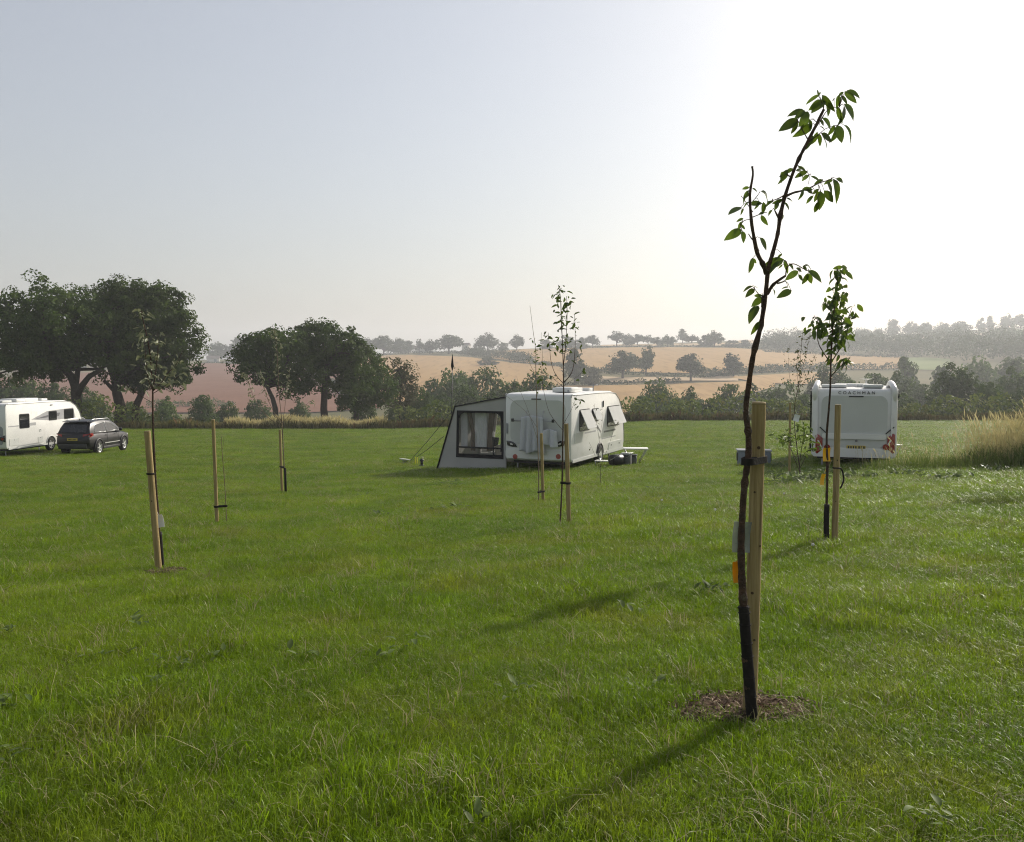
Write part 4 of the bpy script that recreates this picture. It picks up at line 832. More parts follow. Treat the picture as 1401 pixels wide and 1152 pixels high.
class Caravan:
    def __init__(s, px, D, heading, L, hw, skirt_row, roof_row, label, front='curve', px_w=None):
        s.th = th = heading; s.ex = Vector((math.cos(th), -math.sin(th), 0)); s.ey = Vector((math.sin(th), math.cos(th), 0))
        corner = at(px, skirt_row, D); s.zs_w = corner.z; zr_w = at(px, roof_row, D).z
        o = Vector((corner.x, D, 0)) - s.ex * hw; o.z = tz(o.x, o.y); s.o = o; s.hw = hw; s.L = L
        s.zs = max(.2, s.zs_w - o.z); s.zr = zr_w - o.z; s.root = empty('caravan', o, -th, label, 'caravan'); zs, zr = s.zs, s.zr
        if front == 'curve':
            prof = [(0.05, zs), (0, zs + .12), (0, zr - .10), (.06, zr), (.35, zr + .03), (L * .5, zr + .05), (L - 1.65, zr + .03), (L - 1.1, zr - .07), (L - .65, zr - .28), (L - .32, zr - .62), (L - .12, zr - 1.05), (L - .02, zr - 1.5), (L, zs + .25), (L - .08, zs)]
        else:
            prof = [(.05, zs), (0, zs + .12), (.0, zr - .12), (.08, zr), (.5, zr + .03), (L - .6, zr + .03), (L - .2, zr - .3), (L, zr - 1.1), (L, zs)]
        s.prof = prof; m = MB(); m.prism([(-hw, y, z) for y, z in prof], (2 * hw, 0, 0)); s.body = m.build('body', M['caravan_white'], s.root, bevel=.05, angle=50)
        for sg in (1, -1):
            m = MB(); pr = [p for p in prof if p[1] > zs + .2]; m.tube([(sg * (hw + .004), y, z - .06 if 0.3 < y < L - 1.6 else z) for y, z in pr], .014, 6); m.build('awning_rail', M['graphic_mid'], s.root)
        m = MB(); m.box((0, L / 2, zs - .06), (hw * 1.7, L * .9, .10)); m.build('chassis', M['black_plastic'], s.root)
        for yy in (.35, L - .9):
            for sx in (-.85, .85):
                m = MB(); m.box((sx, yy, (zs - .05) / 2 - .1), (.05, .05, zs + .12)); m.build('corner_steady', M['steel'], s.root)
    def side(s, px, row):
        """local (y, z) where the sight line meets the right-hand side"""
        d = ray(px, row); c = Vector((0, 0, CAMZ)); p0 = s.o + s.ex * s.hw; t = (p0 - c).dot(s.ex) / d.dot(s.ex); q = c + d * t - s.o; return q.dot(s.ey), q.z
    def rear(s, px, row):
        d = ray(px, row); c = Vector((0, 0, CAMZ)); t = (s.o - c).dot(s.ey) / d.dot(s.ey); q = c + d * t - s.o; return q.dot(s.ex), q.z
    def side_rect(s, x0, x1, r0, r1):
        xm = (x0 + x1) / 2; y0, _ = s.side(x0, (r0 + r1) / 2); y1, _ = s.side(x1, (r0 + r1) / 2); _, za = s.side(xm, r0); _, zb = s.side(xm, r1); return (y0 + y1) / 2, (za + zb) / 2, abs(y1 - y0), abs(za - zb)
    def window(s, rect, is_open=0.0, frame='black_plastic'):
        y, z, w, h = rect; x = s.hw; fr = side_plate(s.root, 'window', y, z, w + .07, h + .07, .07, M[frame], x - .004, .018)
        m = MB()
        if is_open:
            side_plate(fr, 'opening', y, z, w, h, .05, M['window_dark'], x + .012, .006)
            rot = Matrix.Rotation(-is_open, 3, 'Y'); top = Vector((x + .02, y, z + h / 2))
            m.prism([top + rot @ Vector((.0, a, b - h / 2)) for a, b in rounded(w, h, .05)], rot @ Vector((.018, 0, 0))); m.build('pane', M['window_pane'], fr)
            for q in (-w * .42, w * .42):
                mm = MB(); mm.tube([(x + .02, y + q, z - h * .3), top + rot @ Vector((0, q, -h * .9))], .008, 5); mm.build('stay', M['black_plastic'], fr)
        else:
            m.prism([(x + .014, y + a, z + b) for a, b in rounded(w, h, .05)], (.012, 0, 0)); m.build('pane', M['window_dark'], fr)
        return fr
    def rooflight(s, x, y, w, l, h=.10, material='caravan_white'):
        m = MB(); m.box((x, y, s.zr + .04 + h / 2), (w, l, h)); return m.build('rooflight', M[material], s.root, bevel=.03)
mat('window_pane', (.55, .57, .56), (.50, .52, .51), scale=2, rough=.12, spec=.6, transl=.35)

# middle caravan
K = Caravan(781, 28.2, R(24), 5.8, 1.15, 633, 540, 'white caravan with the grey awning and towels on its rear rack'); r = K.root
for rc in ((793, 806, 561, 588), (810, 818.5, 560, 575)): K.window(K.side_rect(*rc), .42)
K.window(K.side_rect(831, 847, 556, 581), .40)
y, z, w, h = K.side_rect(786, 797, 592, 606); side_plate(r, 'locker_door', y, z, w, h, .04, M['caravan_panel'], K.hw - .004)
y, z, w, h = K.side_rect(832, 850, 603, 617); ld = side_plate(r, 'locker_door', y, z, w, h, .04, M['caravan_panel'], K.hw - .004, .016)
side_plate(ld, 'latch', y + w * .3, z + h * .2, .06, .05, .015, M['black_plastic'], K.hw + .010)
side_plate(ld, 'latch', y - w * .3, z + h * .2, .06, .05, .015, M['black_plastic'], K.hw + .010)
for rc, mt in (((826, 842, 588, 590.3), 'graphic_dark'), ((823, 842, 597.5, 599), 'graphic_mid'), ((800, 815, 590, 592), 'graphic_mid')):
    y, z, w, h = K.side_rect(*rc); side_plate(r, 'graphic_stripe', y, z, w, max(h, .03), .012, M[mt], K.hw - .003, .006)
y0, z0 = K.side(806, 575); y1, z1 = K.side(822, 590); m = MB()
arc = [(y0 + (y1 - y0) * t, z0 + (z1 - z0) * t ** 2) for t in np.linspace(0, 1, 9)]
m.prism([(K.hw - .003, a, b) for a, b in arc] + [(K.hw - .003, a - .10 * math.sin(math.pi * k / 8) - .03, b - .05) for k, (a, b) in reversed(list(enumerate(arc)))], (.006, 0, 0)); m.build('graphic_swoosh', M['graphic_dark'], r)
y, z, w, h = K.side_rect(824, 826, 549, 556); side_plate(r, 'awning_lamp', y, z, .07, .22, .03, M['black_plastic'], K.hw, .03)
yw, zw = K.side(820.5, 624); wheel(r, (K.hw - .06, yw, .30), .31, .19)
m = MB(); m.tube([(K.hw + .008, yw + .37 * math.cos(a), .30 + .37 * math.sin(a)) for a in np.linspace(0, math.pi, 15)], .02, 6); m.build('wheel_arch', M['black_plastic'], r)
side_plate(r, 'wheel_well', yw, .30 + .13, .66, .52, .22, M['black_plastic'], K.hw - .004, .006)
side_plate(r, 'skirt', K.L * .5, K.zs + .02, K.L * .96, .10, .03, M['caravan_panel'], K.hw + .002, .018)
# rear of the middle caravan
rear_plate(r, 'rear_moulding', 0, (K.zs + K.zr) / 2 + .18, 1.92, (K.zr - K.zs) * .66, .25, M['caravan_panel'], 0, .015)
rear_plate(r, 'bumper', 0, K.zs + .22, 2.24, .30, .08, M['caravan_white'], .03, .07)
x, z = K.rear(734, 546); rear_plate(r, 'brake_light', x, z, .34, .035, .012, M['red_dark'] if 'red_dark' in M else M['black_plastic'], -.012, .02)
for sg in (-1, 1):
    x, z = K.rear(700.5 if sg < 0 else 766, 607); m = MB()
    poly = [(-.19, .10), (-.02, .09), (.12, .01), (.19, -.10), (.02, -.10), (-.15, -.06)]
    m.prism([(x + (a if sg < 0 else -a), -.005, z + b) for a, b in poly], (0, -.035, 0)); tl = m.build('tail_light', M['window_dark'], r, bevel=.01)
    m = MB(); m.prism([(x + (a if sg < 0 else -a) * .3, -.041, z + b * .3 - .01) for a, b in poly], (0, -.006, 0)); m.build('lens', M['clear_lens'], tl)
    x, z = K.rear(705.5 if sg < 0 else 764.5, 624.5); m = MB(); m.tube([(x, -.03, z), (x, -.058, z)], [.085, .08], 18); m.build('reflector', M['pink_lens'], r)
    x, z = K.rear(694 if sg < 0 else 777, 586); rear_plate(r, 'grab_handle', x, z, .05, .34, .02, M['caravan_grey'], 0, .04)
x, z = K.rear(733, 612); rear_plate(r, 'number_plate', x, z - .02, .52, .11, .01, M['plate_yellow'], -.02, .012)
# bicycle rack bars on the rear
rk = empty('bike_rack', (0, 0, 0)); rk.parent = r
xa, zb = K.rear(705, 575); xb, _ = K.rear(760, 575)
m = MB(); m.tube([(xa, -.22, zb), (xb, -.22, zb)], .016, 7); m.build('crossbar', M['steel'], rk)
for q in (xa, xb, K.rear(719, 570)[0], K.rear(738, 568)[0], K.rear(745, 568)[0]):
    m = MB(); m.box((q, -.22, zb + .02), (.07, .07, .10)); m.build('clamp', M['black_plastic'], rk)
for q in (K.rear(722, 570)[0], K.rear(745, 570)[0]):
    m = MB(); m.tube([(q, -.012, zb + .32), (q, -.10, zb + .30), (q, -.22, zb)], .013, 6); m.tube([(q, -.012, zb - .55), (q, -.22, zb)], .011, 6); m.build('bracket', M['steel'], rk)
# roof things
K.rooflight(.25, 2.1, .75, 1.0, .14); K.rooflight(-.35, 3.3, .5, .5); K.rooflight(.35, 3.7, .42, .42)
m = MB(); m.box((.55, 1.2, K.zr + .13), (.62, .75, .17)); ac = m.build('air_conditioner', M['caravan_white'], r, bevel=.05)
m = MB(); m.tube([(.75, .86, K.zr + .03), (.75, .86, K.zr + .13)], .05, 10); m.build('roof_vent', M['caravan_grey'], r)
m = MB(); m.tube([(.8, 3.2, K.zr), (.8, 3.2, K.zr + .25)], .02, 6); m.tube([(.65, 3.1, K.zr + .25), (.95, 3.3, K.zr + .25)], .015, 6); m.build('aerial', M['caravan_grey'], r)

# towels on the rack
def towel(px0, px1, row0, row1, label, folds, seed, dep):
    x0, z0 = K.rear(px0, row0); x1, z1 = K.rear(px1, row1); g = random.Random(seed); n, m_ = 26, 18; vs = []; fs = []; w = x1 - x0
    root = empty('towel', K.o + K.ex * ((x0 + x1) / 2) + K.ey * -dep + Vector((0, 0, z1)), -K.th, label, 'towel')
    for j in range(m_):
        t = j / (m_ - 1)
        for i in range(n):
            u = i / (n - 1); ph = folds * math.pi * u
            yy = -(.03 + .05 * t) * math.sin(ph + t) - .02 * math.sin(ph * 2.3 + 1)
            zz = (z0 - z1) * (1 - t) + .05 * math.sin(ph * .5 + 1) * t - .06 * abs(u - .5) * (1 - t) * 2
            vs.append(((u - .5) * w * (1 + .12 * t), yy, zz))
    for j in range(m_ - 1):
        for i in range(n - 1): a = j * n + i; fs.append((a, a + 1, a + n + 1, a + n))
    me = bpy.data.meshes.new('cloth'); me.from_pydata(vs, [], fs); me.polygons.foreach_set('use_smooth', [True] * len(fs)); o = link('cloth', me, M['towel'], root)
    mo = o.modifiers.new('t', 'SOLIDIFY'); mo.thickness = .006
towel(718, 747, 567.5, 619, 'long pale towel hanging over the middle caravan rear rack', 7, 1, .27)
towel(746, 765, 586, 610, 'short pale towel beside the long one on the caravan rear rack', 3, 2, .25)

# awning
aw = empty('awning', K.o, -K.th, 'grey porch awning with black-framed clear window beside the middle caravan', 'awning')
WE, WG, ZT, ZE = 3.07, 3.77, 2.30, 1.97; X0 = -1.17; Y0, Y1 = .12, 3.25
zb = [tz(*(K.o + K.ex * x + K.ey * y)[:2]) - K.o.z for x, y in ((X0, Y0), (-WG, Y0), (-WG, Y1), (X0, Y1))]
def wall_with_hole(outer, inner, y, th):
    """four-cornered wall with a four-cornered opening, corners in the same order"""
    vs = [(x, y, z) for x, z in outer] + [(x, y, z) for x, z in inner] + [(x, y + th, z) for x, z in outer] + [(x, y + th, z) for x, z in inner]
    fs = []
    for i in range(4):
        j = (i + 1) % 4; fs += [(i, j, 4 + j, 4 + i), (8 + i, 12 + i, 12 + j, 8 + j), (i, 8 + i, 8 + j, j), (4 + i, 4 + j, 12 + j, 12 + i)]
    return vs, fs
OUT = [(X0, zb[0] - .03), (-WG, zb[1] - .03), (-WE, ZE), (X0, ZT)]; INN = [(-1.27, .27), (-3.04, .27), (-3.00, 1.86), (-1.27, 1.86)]
m = MB(); m.add(*wall_with_hole(OUT, INN, Y0, .03)); ew = m.build('end_wall', M['awning_grey'], aw)
INN2 = [(-1.34, .40), (-2.96, .40), (-2.93, 1.79), (-1.34, 1.79)]
rect_ = lambda a, b, c_, d: [(a, c_), (b, c_), (b, d), (a, d)]
m = MB(); m.add(*wall_with_hole(INN, INN2, Y0 - .012, .05)); wf = m.build('window_frame', M['awning_black'], aw)
for cx, cz, sx, sz in ((-1.34, 1.79, -1, -1), (-2.93, 1.79, 1, -1)):
    m = MB(); m.prism([(cx, Y0 - .006, cz), (cx + sx * .20, Y0 - .006, cz), (cx + sx * .09, Y0 - .006, cz + sz * .05), (cx + sx * .04, Y0 - .006, cz + sz * .12), (cx, Y0 - .006, cz + sz * .22)], (0, .03, 0)); m.build('frame_corner', M['awning_black'], wf)
m = MB(); m.box((-2.14, Y0 + .015, 1.10), (1.66, .004, 1.42)); m.build('clear_panel', M['vinyl'], aw)
m = MB(); m.box((-2.14, Y0 + .005, .335), (1.70, .02, .10)); m.build('lower_panel', M['awning_grey'], aw)
m = MB(); m.box((-2.14, Y0 - .0, .62), (1.6, .03, .05)); m.build('rail', M['awning_black'], aw)
FAR_IN = [(-1.40, .45), (-3.1, .45), (-2.92, 1.84), (-1.40, 1.84)]; OUT2 = [(X0, zb[3] - .03), (-WG, zb[2] - .03), (-WE, ZE), (X0, ZT)]
m = MB(); m.add(*wall_with_hole(OUT2, FAR_IN, Y1, .03)); m.build('far_wall', M['awning_grey'], aw)
m = MB(); m.box((-2.2, Y1 + .015, 1.15), (1.6, .004, 1.38)); m.build('clear_panel', M['vinyl'], aw)
m = MB(); m.prism([(-WE, Y0 - .03, ZE), (-WE, Y0 - .03, ZE + .035), (X0 + .02, Y0 - .03, ZT + .035), (X0 + .02, Y0 - .03, ZT)], (0, Y1 - Y0 + .06, 0)); m.build('roof', M['awning_roof'], aw, bevel=.01)
m = MB(); m.prism([(-WG, Y0, zb[1] - .03), (-WE, Y0, ZE), (-WE + .03, Y0, ZE), (-WG + .03, Y0, zb[1] - .03)], (0, Y1 - Y0 + .03, 0)); m.build('front_wall', M['awning_grey'], aw)
for yy in (Y0 - .01, Y1):
    m = MB(); m.tube([(-WG - .01, yy, zb[1]), (-WE - .01, yy, ZE + .02), (X0, yy, ZT + .04)], .028, 8); m.build('beam', M['awning_black'], aw)
m = MB(); m.box((-1.205, Y0 - .02, 1.1), (.06, .03, 2.3)); m.build('edge_strip', M['awning_grey'], aw)
for xc, wd, lean in ((-1.75, .22, -.1), (-2.62, .16, .14), (-1.40, .10, 0)):                # tied-back curtains behind the clear panel
    m = MB(); m.prism([(xc - wd / 2, Y0 + .14, 1.8), (xc + wd / 2, Y0 + .14, 1.8), (xc + wd * .4 + lean, Y0 + .16, 1.1), (xc + wd / 2 + lean, Y0 + .14, .5), (xc - wd / 2 + lean, Y0 + .14, .5), (xc - wd * .4 + lean, Y0 + .16, 1.1)], (0, .03, 0)); m.build('curtain', M['wicker'] if wd > .12 else M['awning_black'], aw)
for xa, xb in ((-2.95, -2.72), (-2.42, -1.98)):
    m = MB(); n_ = 9; m.prism([(xa + (xb - xa) * k / n_, Y0 + .20 + .03 * (k % 2), 1.80) for k in range(n_ + 1)] + [(xb + (xa - xb) * k / n_, Y0 + .23 - .03 * (k % 2), .62) for k in range(n_ + 1)], (0, .012, 0)); m.build('curtain', M['white_cloth'], aw)
m = MB(); m.prism([(-1.98, Y1 - .12, 1.78), (-1.62, Y1 - .12, 1.78), (-1.52, Y1 - .12, .66), (-2.20, Y1 - .12, .66)], (0, .02, 0)); m.build('white_blind', M['white_cloth'], aw)
def armchair(x, y, rz, label):
    p = K.o + K.ex * x + K.ey * y; p.z = tz(p.x, p.y); a = empty('camp_chair', p, -K.th + rz, label, 'chair')
    m = MB(); m.box((0, 0, .42), (.55, .5, .10)); m.build('seat', M['white_cloth'], a, bevel=.03)
    m = MB(); m.box((0, .27, .80), (.55, .09, .75), Matrix.Rotation(-.2, 3, 'X')); m.build('backrest', M['white_cloth'], a, bevel=.03)
    for sx in (-.26, .26):
        m = MB(); m.box((sx * 1.06, 0, .62), (.05, .5, .04)); m.build('armrest', M['wicker'], a)
        for sy in (-.22, .22): mm = MB(); mm.tube([(sx, sy, 0), (sx, sy, .60)], .014, 6); mm.build('leg', M['steel'], a)
armchair(-2.75, 2.0, .5, 'white padded chair by the outer wall inside the awning'); armchair(-1.9, 2.5, -.2, 'white padded chair in front of the blind inside the awning')
p = K.o + K.ex * -2.15 + K.ey * 1.2; p.z = tz(p.x, p.y); bk = empty('wicker_basket', p, -K.th, 'brown round basket on a stand inside the awning', 'basket'); m = MB(); m.tube([(0, 0, .72), (0, 0, .80), (0, 0, 1.02)], [.10, .17, .2], 14); m.build('bowl', M['wicker'], bk)
m = MB(); m.tube([(0, 0, 0), (0, 0, .72)], .03, 8); m.tube([(0, 0, 0), (0, 0, .03)], .16, 14); m.build('stand', M['black_plastic'], bk)
def guy(a, b, label):
    """line from an awning corner (pixel, distance) down to a peg at a ground pixel"""
    q = hit(*b); p = at(*a); d = (p - q); root = empty('guy_line', q, 0, label, 'guy line'); m = MB(); m.tube([(0, 0, .03), d * .5 + Vector((0, 0, -.02)), d], .011, 5); m.build('cord', M['rope'], root)
    m = MB(); m.tube([d.normalized() * -.02 + Vector((0, 0, .06)), (0, 0, -.1)], .012, 6); m.build('peg', M['steel'], root)
guy((618, 563, 29.9), (560, 633), 'longer dark guy line from the awning corner to the grass'); guy((607, 597, 30.1), (566, 629), 'shorter dark guy line from the awning slope to the grass')
# flag pole by the awning
fp = hit(617.5, 641); pole = empty('flag_pole', fp, 0, 'tall thin dark pole with a furled pennant in front of the awning', 'pole'); top = at(619, 485, fp.y) - fp
m = MB(); m.tube([(0, 0, -.1), top * .5, top * .97], [.022, .018, .010], 8); m.build('shaft', M['black_plastic'], pole)
m = MB(); m.tube([top * .86, top * .90, top * .95, top], [.012, .05, .03, .008], 8); m.build('pennant', M['awning_black'], pole)
# small things on the grass beside the awning
sp = hit(554, 634); st = empty('camp_stool', sp, .5, 'low pale-topped stool at the guy line pegs', 'stool'); m = MB(); m.box((0, 0, .16), (.36, .24, .03), Matrix.Rotation(.15, 3, 'Y')); m.build('seat', M['table_white'], st, bevel=.008)
for sx in (-.12, .12): m = MB(); m.tube([(sx, -.1, .15), (-sx, .1, 0)], .012, 6); m.tube([(sx, .1, .15), (-sx, -.1, 0)], .012, 6); m.build('leg', M['steel'], st)
for px in (568.3, 570.8):
    sp = hit(px, 635); yp = empty('peg_marker', sp, 0, 'thin upright fluorescent yellow marker beside the guy lines', 'marker', 'yellow markers by the guy lines'); m = MB(); m.box((0, 0, .13), (.034, .02, .28)); m.build('blade', M['hi_yellow'], yp, bevel=.004); m = MB(); m.tube([(0, 0, .0), (0, 0, -.1)], .008, 6); m.build('spike', M['steel'], yp)
sp = hit(577, 638); lt = empty('lantern', sp, 0, 'small black lantern standing on the grass by the awning', 'lantern'); m = MB(); m.tube([(0, 0, 0), (0, 0, .05), (0, 0, .06)], [.09, .09, .05], 12); m.build('base', M['black_plastic'], lt)
m = MB(); m.tube([(0, 0, .06), (0, 0, .20)], .05, 12); m.build('glass', M['window_dark'], lt); m = MB(); m.tube([(0, 0, .20), (0, 0, .24), (0, 0, .29)], [.08, .07, .02], 12); m.build('cap', M['black_plastic'], lt)
m = MB(); m.tube([(math.cos(a) * .07, 0, .27 + math.sin(a) * .08) for a in np.linspace(0, math.pi, 9)], .006, 5); m.build('handle', M['steel'], lt)

def fold_table(p, rz, w, d, h, label, group=None):
    t = empty('folding_table', p, rz, label, 'table'); m = MB(); m.box((0, 0, h), (w, d, .035)); m.build('top', M['table_white'], t, bevel=.008)
    for sx in (-1, 1):
        for sy in (-1, 1): m = MB(); m.tube([(sx * w * .45, sy * d * .42, h - .02), (sx * w * .12, sy * d * .42, 0)], .014, 6); m.build('leg', M['steel'], t)
    return t
tp = hit(871, 634); tp = Vector((tp.x, tp.y + .3, tz(tp.x, tp.y + .3))); fold_table(tp, -.1, .85, .55, .50, 'low white-topped folding table beyond the middle caravan wheel')
def tank(px, row, w, h, label, lid='tank_lid'):
    p = hit(px, row); t = empty('waste_tank', p, -.3, label, 'tank'); m = MB(); m.box((0, 0, h * .44), (w, w * .8, h * .88)); m.build('tub', M['tank_grey'], t, bevel=.03); m = MB(); m.box((0, 0, h * .93), (w * 1.14, w * .94, h * .14)); m.build('lid', M[lid], t, bevel=.02)
    m = MB(); m.tube([(-w * .3, -w * .42, h * .7), (-w * .3, -w * .52, h * .8), (w * .3, -w * .52, h * .8), (w * .3, -w * .42, h * .7)], .012, 5); m.build('handle', M['black_plastic'], t)
tank(857, 636, .32, .40, 'dark grey waste tank with a pale lid under the white table'); tank(867, 635, .2, .34, 'smaller narrow tank beside the dark grey waste tank', 'tank_grey')
def water_barrel(px, row, label):
    p = hit(px, row); t = empty('water_barrel', p, .5, label, 'barrel'); m = MB(); m.tube([(-.22, 0, .19), (-.2, 0, .19), (.2, 0, .19), (.22, 0, .19)], [.14, .185, .185, .14], 16); m.build('drum', M['black_plastic'], t, )
    m = MB(); m.tube([(-.24, 0, .19), (-.26, -.3, .3), (-.24, -.6, .46), (.24, -.6, .46), (.26, -.3, .3), (.24, 0, .19)], .012, 6); m.build('handle', M['steel'], t); m = MB(); m.tube([(.22, 0, .24), (.25, 0, .24)], .04, 10); m.build('cap', M['hi_yellow'], t)
water_barrel(843, 637, 'black rolling water barrel with a handle by the caravan wheel')
sp = hit(827, 637); stp = empty('caravan_step', sp, -.35, 'pale metal step lying in the grass below the caravan wheel', 'step')
m = MB(); m.box((0, 0, .16), (.62, .30, .03)); m.build('tread', M['table_white'], stp, bevel=.006)
for sx in (-.27, .27): m = MB(); m.tube([(sx, -.12, .15), (sx, -.15, 0)], .013, 6); m.tube([(sx, .12, .15), (sx, .15, 0)], .013, 6); m.build('leg', M['steel'], stp)

# right-hand lettered caravan
Q = Caravan(1226.5, 25.4, R(19), 6.4, 1.165, 626, 533, 'white caravan seen from behind, lettered across the top of its rear', front='curve'); r = Q.root
rear_plate(r, 'rear_moulding', .0, Q.zs + 1.02, 1.80, 1.50, .22, M['caravan_panel'], 0, .018)
x, z = Q.rear(1172, 537.5); tm = text_mesh('COACHMAN', .125, .006, 1.62); to = link('lettering', tm, M['plate_text'], r); to.rotation_euler = (math.pi / 2, 0, 0); to.location = (x, -.012, z)
x, z = Q.rear(1171.5, 542.5); rear_plate(r, 'brake_light', x, z, .40, .035, .014, M['black_plastic'], -.012, .02)
for sg in (-1, 1):
    x, z = Q.rear(1119 if sg < 0 else 1220.5, 607); m = MB(); w = .17
    poly = [(.02, .30), (-.13, .17), (-.13, -.16), (.02, -.30), (.07, -.26), (.07, .26)] 
    m.prism([(x + sg * a, -.004, z + b) for a, b in poly], (0, -.05, 0)); tl = m.build('tail_light', M['red_lens'], r, bevel=.012)
    for k in range(3): mm = MB(); mm.tube([(x - sg * .01, -.05, z + .16 - .16 * k), (x - sg * .01, -.072, z + .16 - .16 * k)], [.058, .05], 14); mm.build('lamp', M['pink_lens'], tl)
    x, z = Q.rear(1127 if sg < 0 else 1217.5, 589); m = MB(); m.box((x, -.03, z), (.30, .03, .03), Matrix.Rotation(-sg * .75, 3, 'Y')); m.build('grab_handle', M['black_plastic'], r)
    m = MB(); pts = [(sg * (Q.hw - .10), .06, Q.zr - .35), (sg * (Q.hw - .08), -.01, Q.zr - .10), (sg * (Q.hw - .11), .10, Q.zr + .06), (sg * (Q.hw - .15), .55, Q.zr + .17), (sg * (Q.hw - .15), 1.0, Q.zr + .15), (sg * (Q.hw - .15), 1.5, Q.zr + .03)]
    m.tube(spline(pts, 4), .085, 10); m.build('roof_rail', M['caravan_white'], r)
    m = MB(); m.prism([(sg * (Q.hw - .01), -.002, Q.zs + .02), (sg * (Q.hw - .01), -.002, Q.zr - .1), (sg * (Q.hw - .17), -.06, Q.zr - .2), (sg * (Q.hw - .17), -.06, Q.zs + .55), (sg * (Q.hw - .42), -.06, Q.zs + .02)], (0, .05, 0)); m.build('corner_moulding', M['caravan_white'], r, bevel=.015)
    m = MB(); m.box((sg * (Q.hw + .02), .12, Q.zr - .18), (.05, .10, .12)); m.build('marker_lamp', M['black_plastic'], r)
x, z = Q.rear(1211.5, 611.5); m = MB(); m.tube([(x, -.065, z), (x, -.09, z)], [.085, .08], 18); m.build('reflector', M['red_lens'], r)
x, z = Q.rear(1131.5, 611.5); m = MB(); m.tube([(x, -.065, z), (x, -.09, z)], [.085, .08], 18); m.build('reflector', M['red_lens'], r)
rear_plate(r, 'shelf_moulding', 0, Q.rear(1171, 597)[1], 1.75, .16, .07, M['caravan_white'], -.016, .05)
x, z = Q.rear(1171.5, 603); m = MB(); m.tube([(x, -.018, z), (x, -.05, z)], .035, 12); m.build('lock', M['graphic_dark'], r)
x, z = Q.rear(1171, 612); pl = rear_plate(r, 'number_plate', x, z, .52, .11, .01, M['plate_yellow'], -.02, .02)
gq_ = random.Random(3)
for k in range(7): m = MB(); m.box((x - .2 + .066 * k + (.02 if k > 3 else 0), -.042, z), (.038, .003, .07)); m.build('plate_mark', M['plate_text'], pl)
rear_plate(r, 'bumper', 0, Q.zs + .10, 2.26, .26, .07, M['caravan_white'], .02, .07)
for xx, yy, ww, ll in ((-.55, .75, .72, .75), (.52, .55, .55, .6), (.0, 2.3, 1.0, .8), (.35, 1.5, .5, .5)): Q.rooflight(xx, yy, ww, ll, .09, 'caravan_white' if ww > .6 else 'caravan_panel')
m = MB(); m.tube([(.45, 3.0, Q.zr), (.45, 3.0, Q.zr + .24)], .03, 8); m.tube([(.45, 3.0, Q.zr + .24), (.45, 3.0, Q.zr + .28)], [.05, .20], 16); m.build('tv_aerial', M['caravan_white'], r)
Q.window((1.2, Q.zr - .55, .8, .5)); Q.window((3.2, Q.zr - .55, 1.0, .5)); wheel(r, (Q.hw - .13, 3.1, .30), .31, .19); wheel(r, (-Q.hw + .13, 3.1, .30), .31, .19, out=-1)
m = MB(); m.box((-Q.hw - .03, 1.3, 1.25), (.05, .75, 1.85)); m.build('door', M['window_dark'], r)
tp = hit(1231, 628); tp = Vector((tp.x, tp.y + .9, tz(tp.x, tp.y + .9))); fold_table(tp, .2, .75, .5, .42, 'small folding table in the grass against the lettered caravan')
bp = hit(1031, 636.5); bx = empty('storage_box', bp, -.15, 'grey plastic storage box with pale rim behind the thickest stake', 'box'); w_ = 46 * bp.y / F; h_ = 22 * bp.y / F
m = MB(); m.box((0, 0, h_ * .46), (w_ * .94, .42, h_ * .92)); m.build('tub', M['box_grey'], bx, bevel=.03); m = MB(); m.box((0, 0, h_ * .95), (w_, .48, h_ * .1)); m.build('lid', M['tank_lid'], bx, bevel=.015)
for sx in (-1, 1):
    m = MB(); m.box((sx * w_ * .48, -.02, h_ * .55), (.03, .30, h_ * .5)); m.build('handle', M['black_plastic'], bx, bevel=.008)
    m = MB(); m.box((sx * w_ * .25, -.215, h_ * .86), (.07, .02, .10)); m.build('clip', M['black_plastic'], bx)

# left caravan
P_ = Caravan(9, 42.2, R(6), 6.3, 1.15, 615, 553, 'white caravan with grey side graphics parked beside the dark car'); r = P_.root
P_.window(P_.side_rect(27, 39.5, 567, 585)); P_.window(P_.side_rect(67, 77, 563, 574)); P_.window(P_.side_rect(88, 100, 560, 572))
ya, za = P_.side(43, 574); yb, zb_ = P_.side(64, 562.5); yc, zc_ = P_.side(100, 557.5); yd, zd = P_.side(104, 571); ye, ze = P_.side(70, 575)
m = MB(); m.prism([(P_.hw - .003, a, b) for a, b in ((ya, za), (yb, zb_), (yc, zc_), (yd - .05, zd), (ye, ze))], (.006, 0, 0)); m.build('graphic_swoosh', M['graphic_mid'], r)
m = MB(); y0, z0 = P_.side(48, 573); m.prism([(P_.hw + .004, a, b) for a, b in ((ya + .3, za + .02), (yb + .5, za + .22), (yb + 1.1, za + .24), (yb + 1.0, za + .06))], (.006, 0, 0)); m.build('graphic_stripe', M['graphic_dark'], r)
for rc in ((11, 26, 582.5, 584), (41, 49, 578, 582)):
    y, z, w, h = P_.side_rect(*rc); side_plate(r, 'graphic_stripe', y, z, w, max(h, .03), .01, M['graphic_mid'], P_.hw - .003, .006)
for rc in ((13, 26, 600, 609.5), (52, 59, 597, 605), (53.5, 56.5, 587, 590.5)):
    y, z, w, h = P_.side_rect(*rc); d_ = side_plate(r, 'locker_door', y, z, w, h, .03, M['caravan_panel'], P_.hw - .004, .016); side_plate(d_, 'latch', y, z + h * .3, .05, .03, .01, M['graphic_dark'], P_.hw + .011)
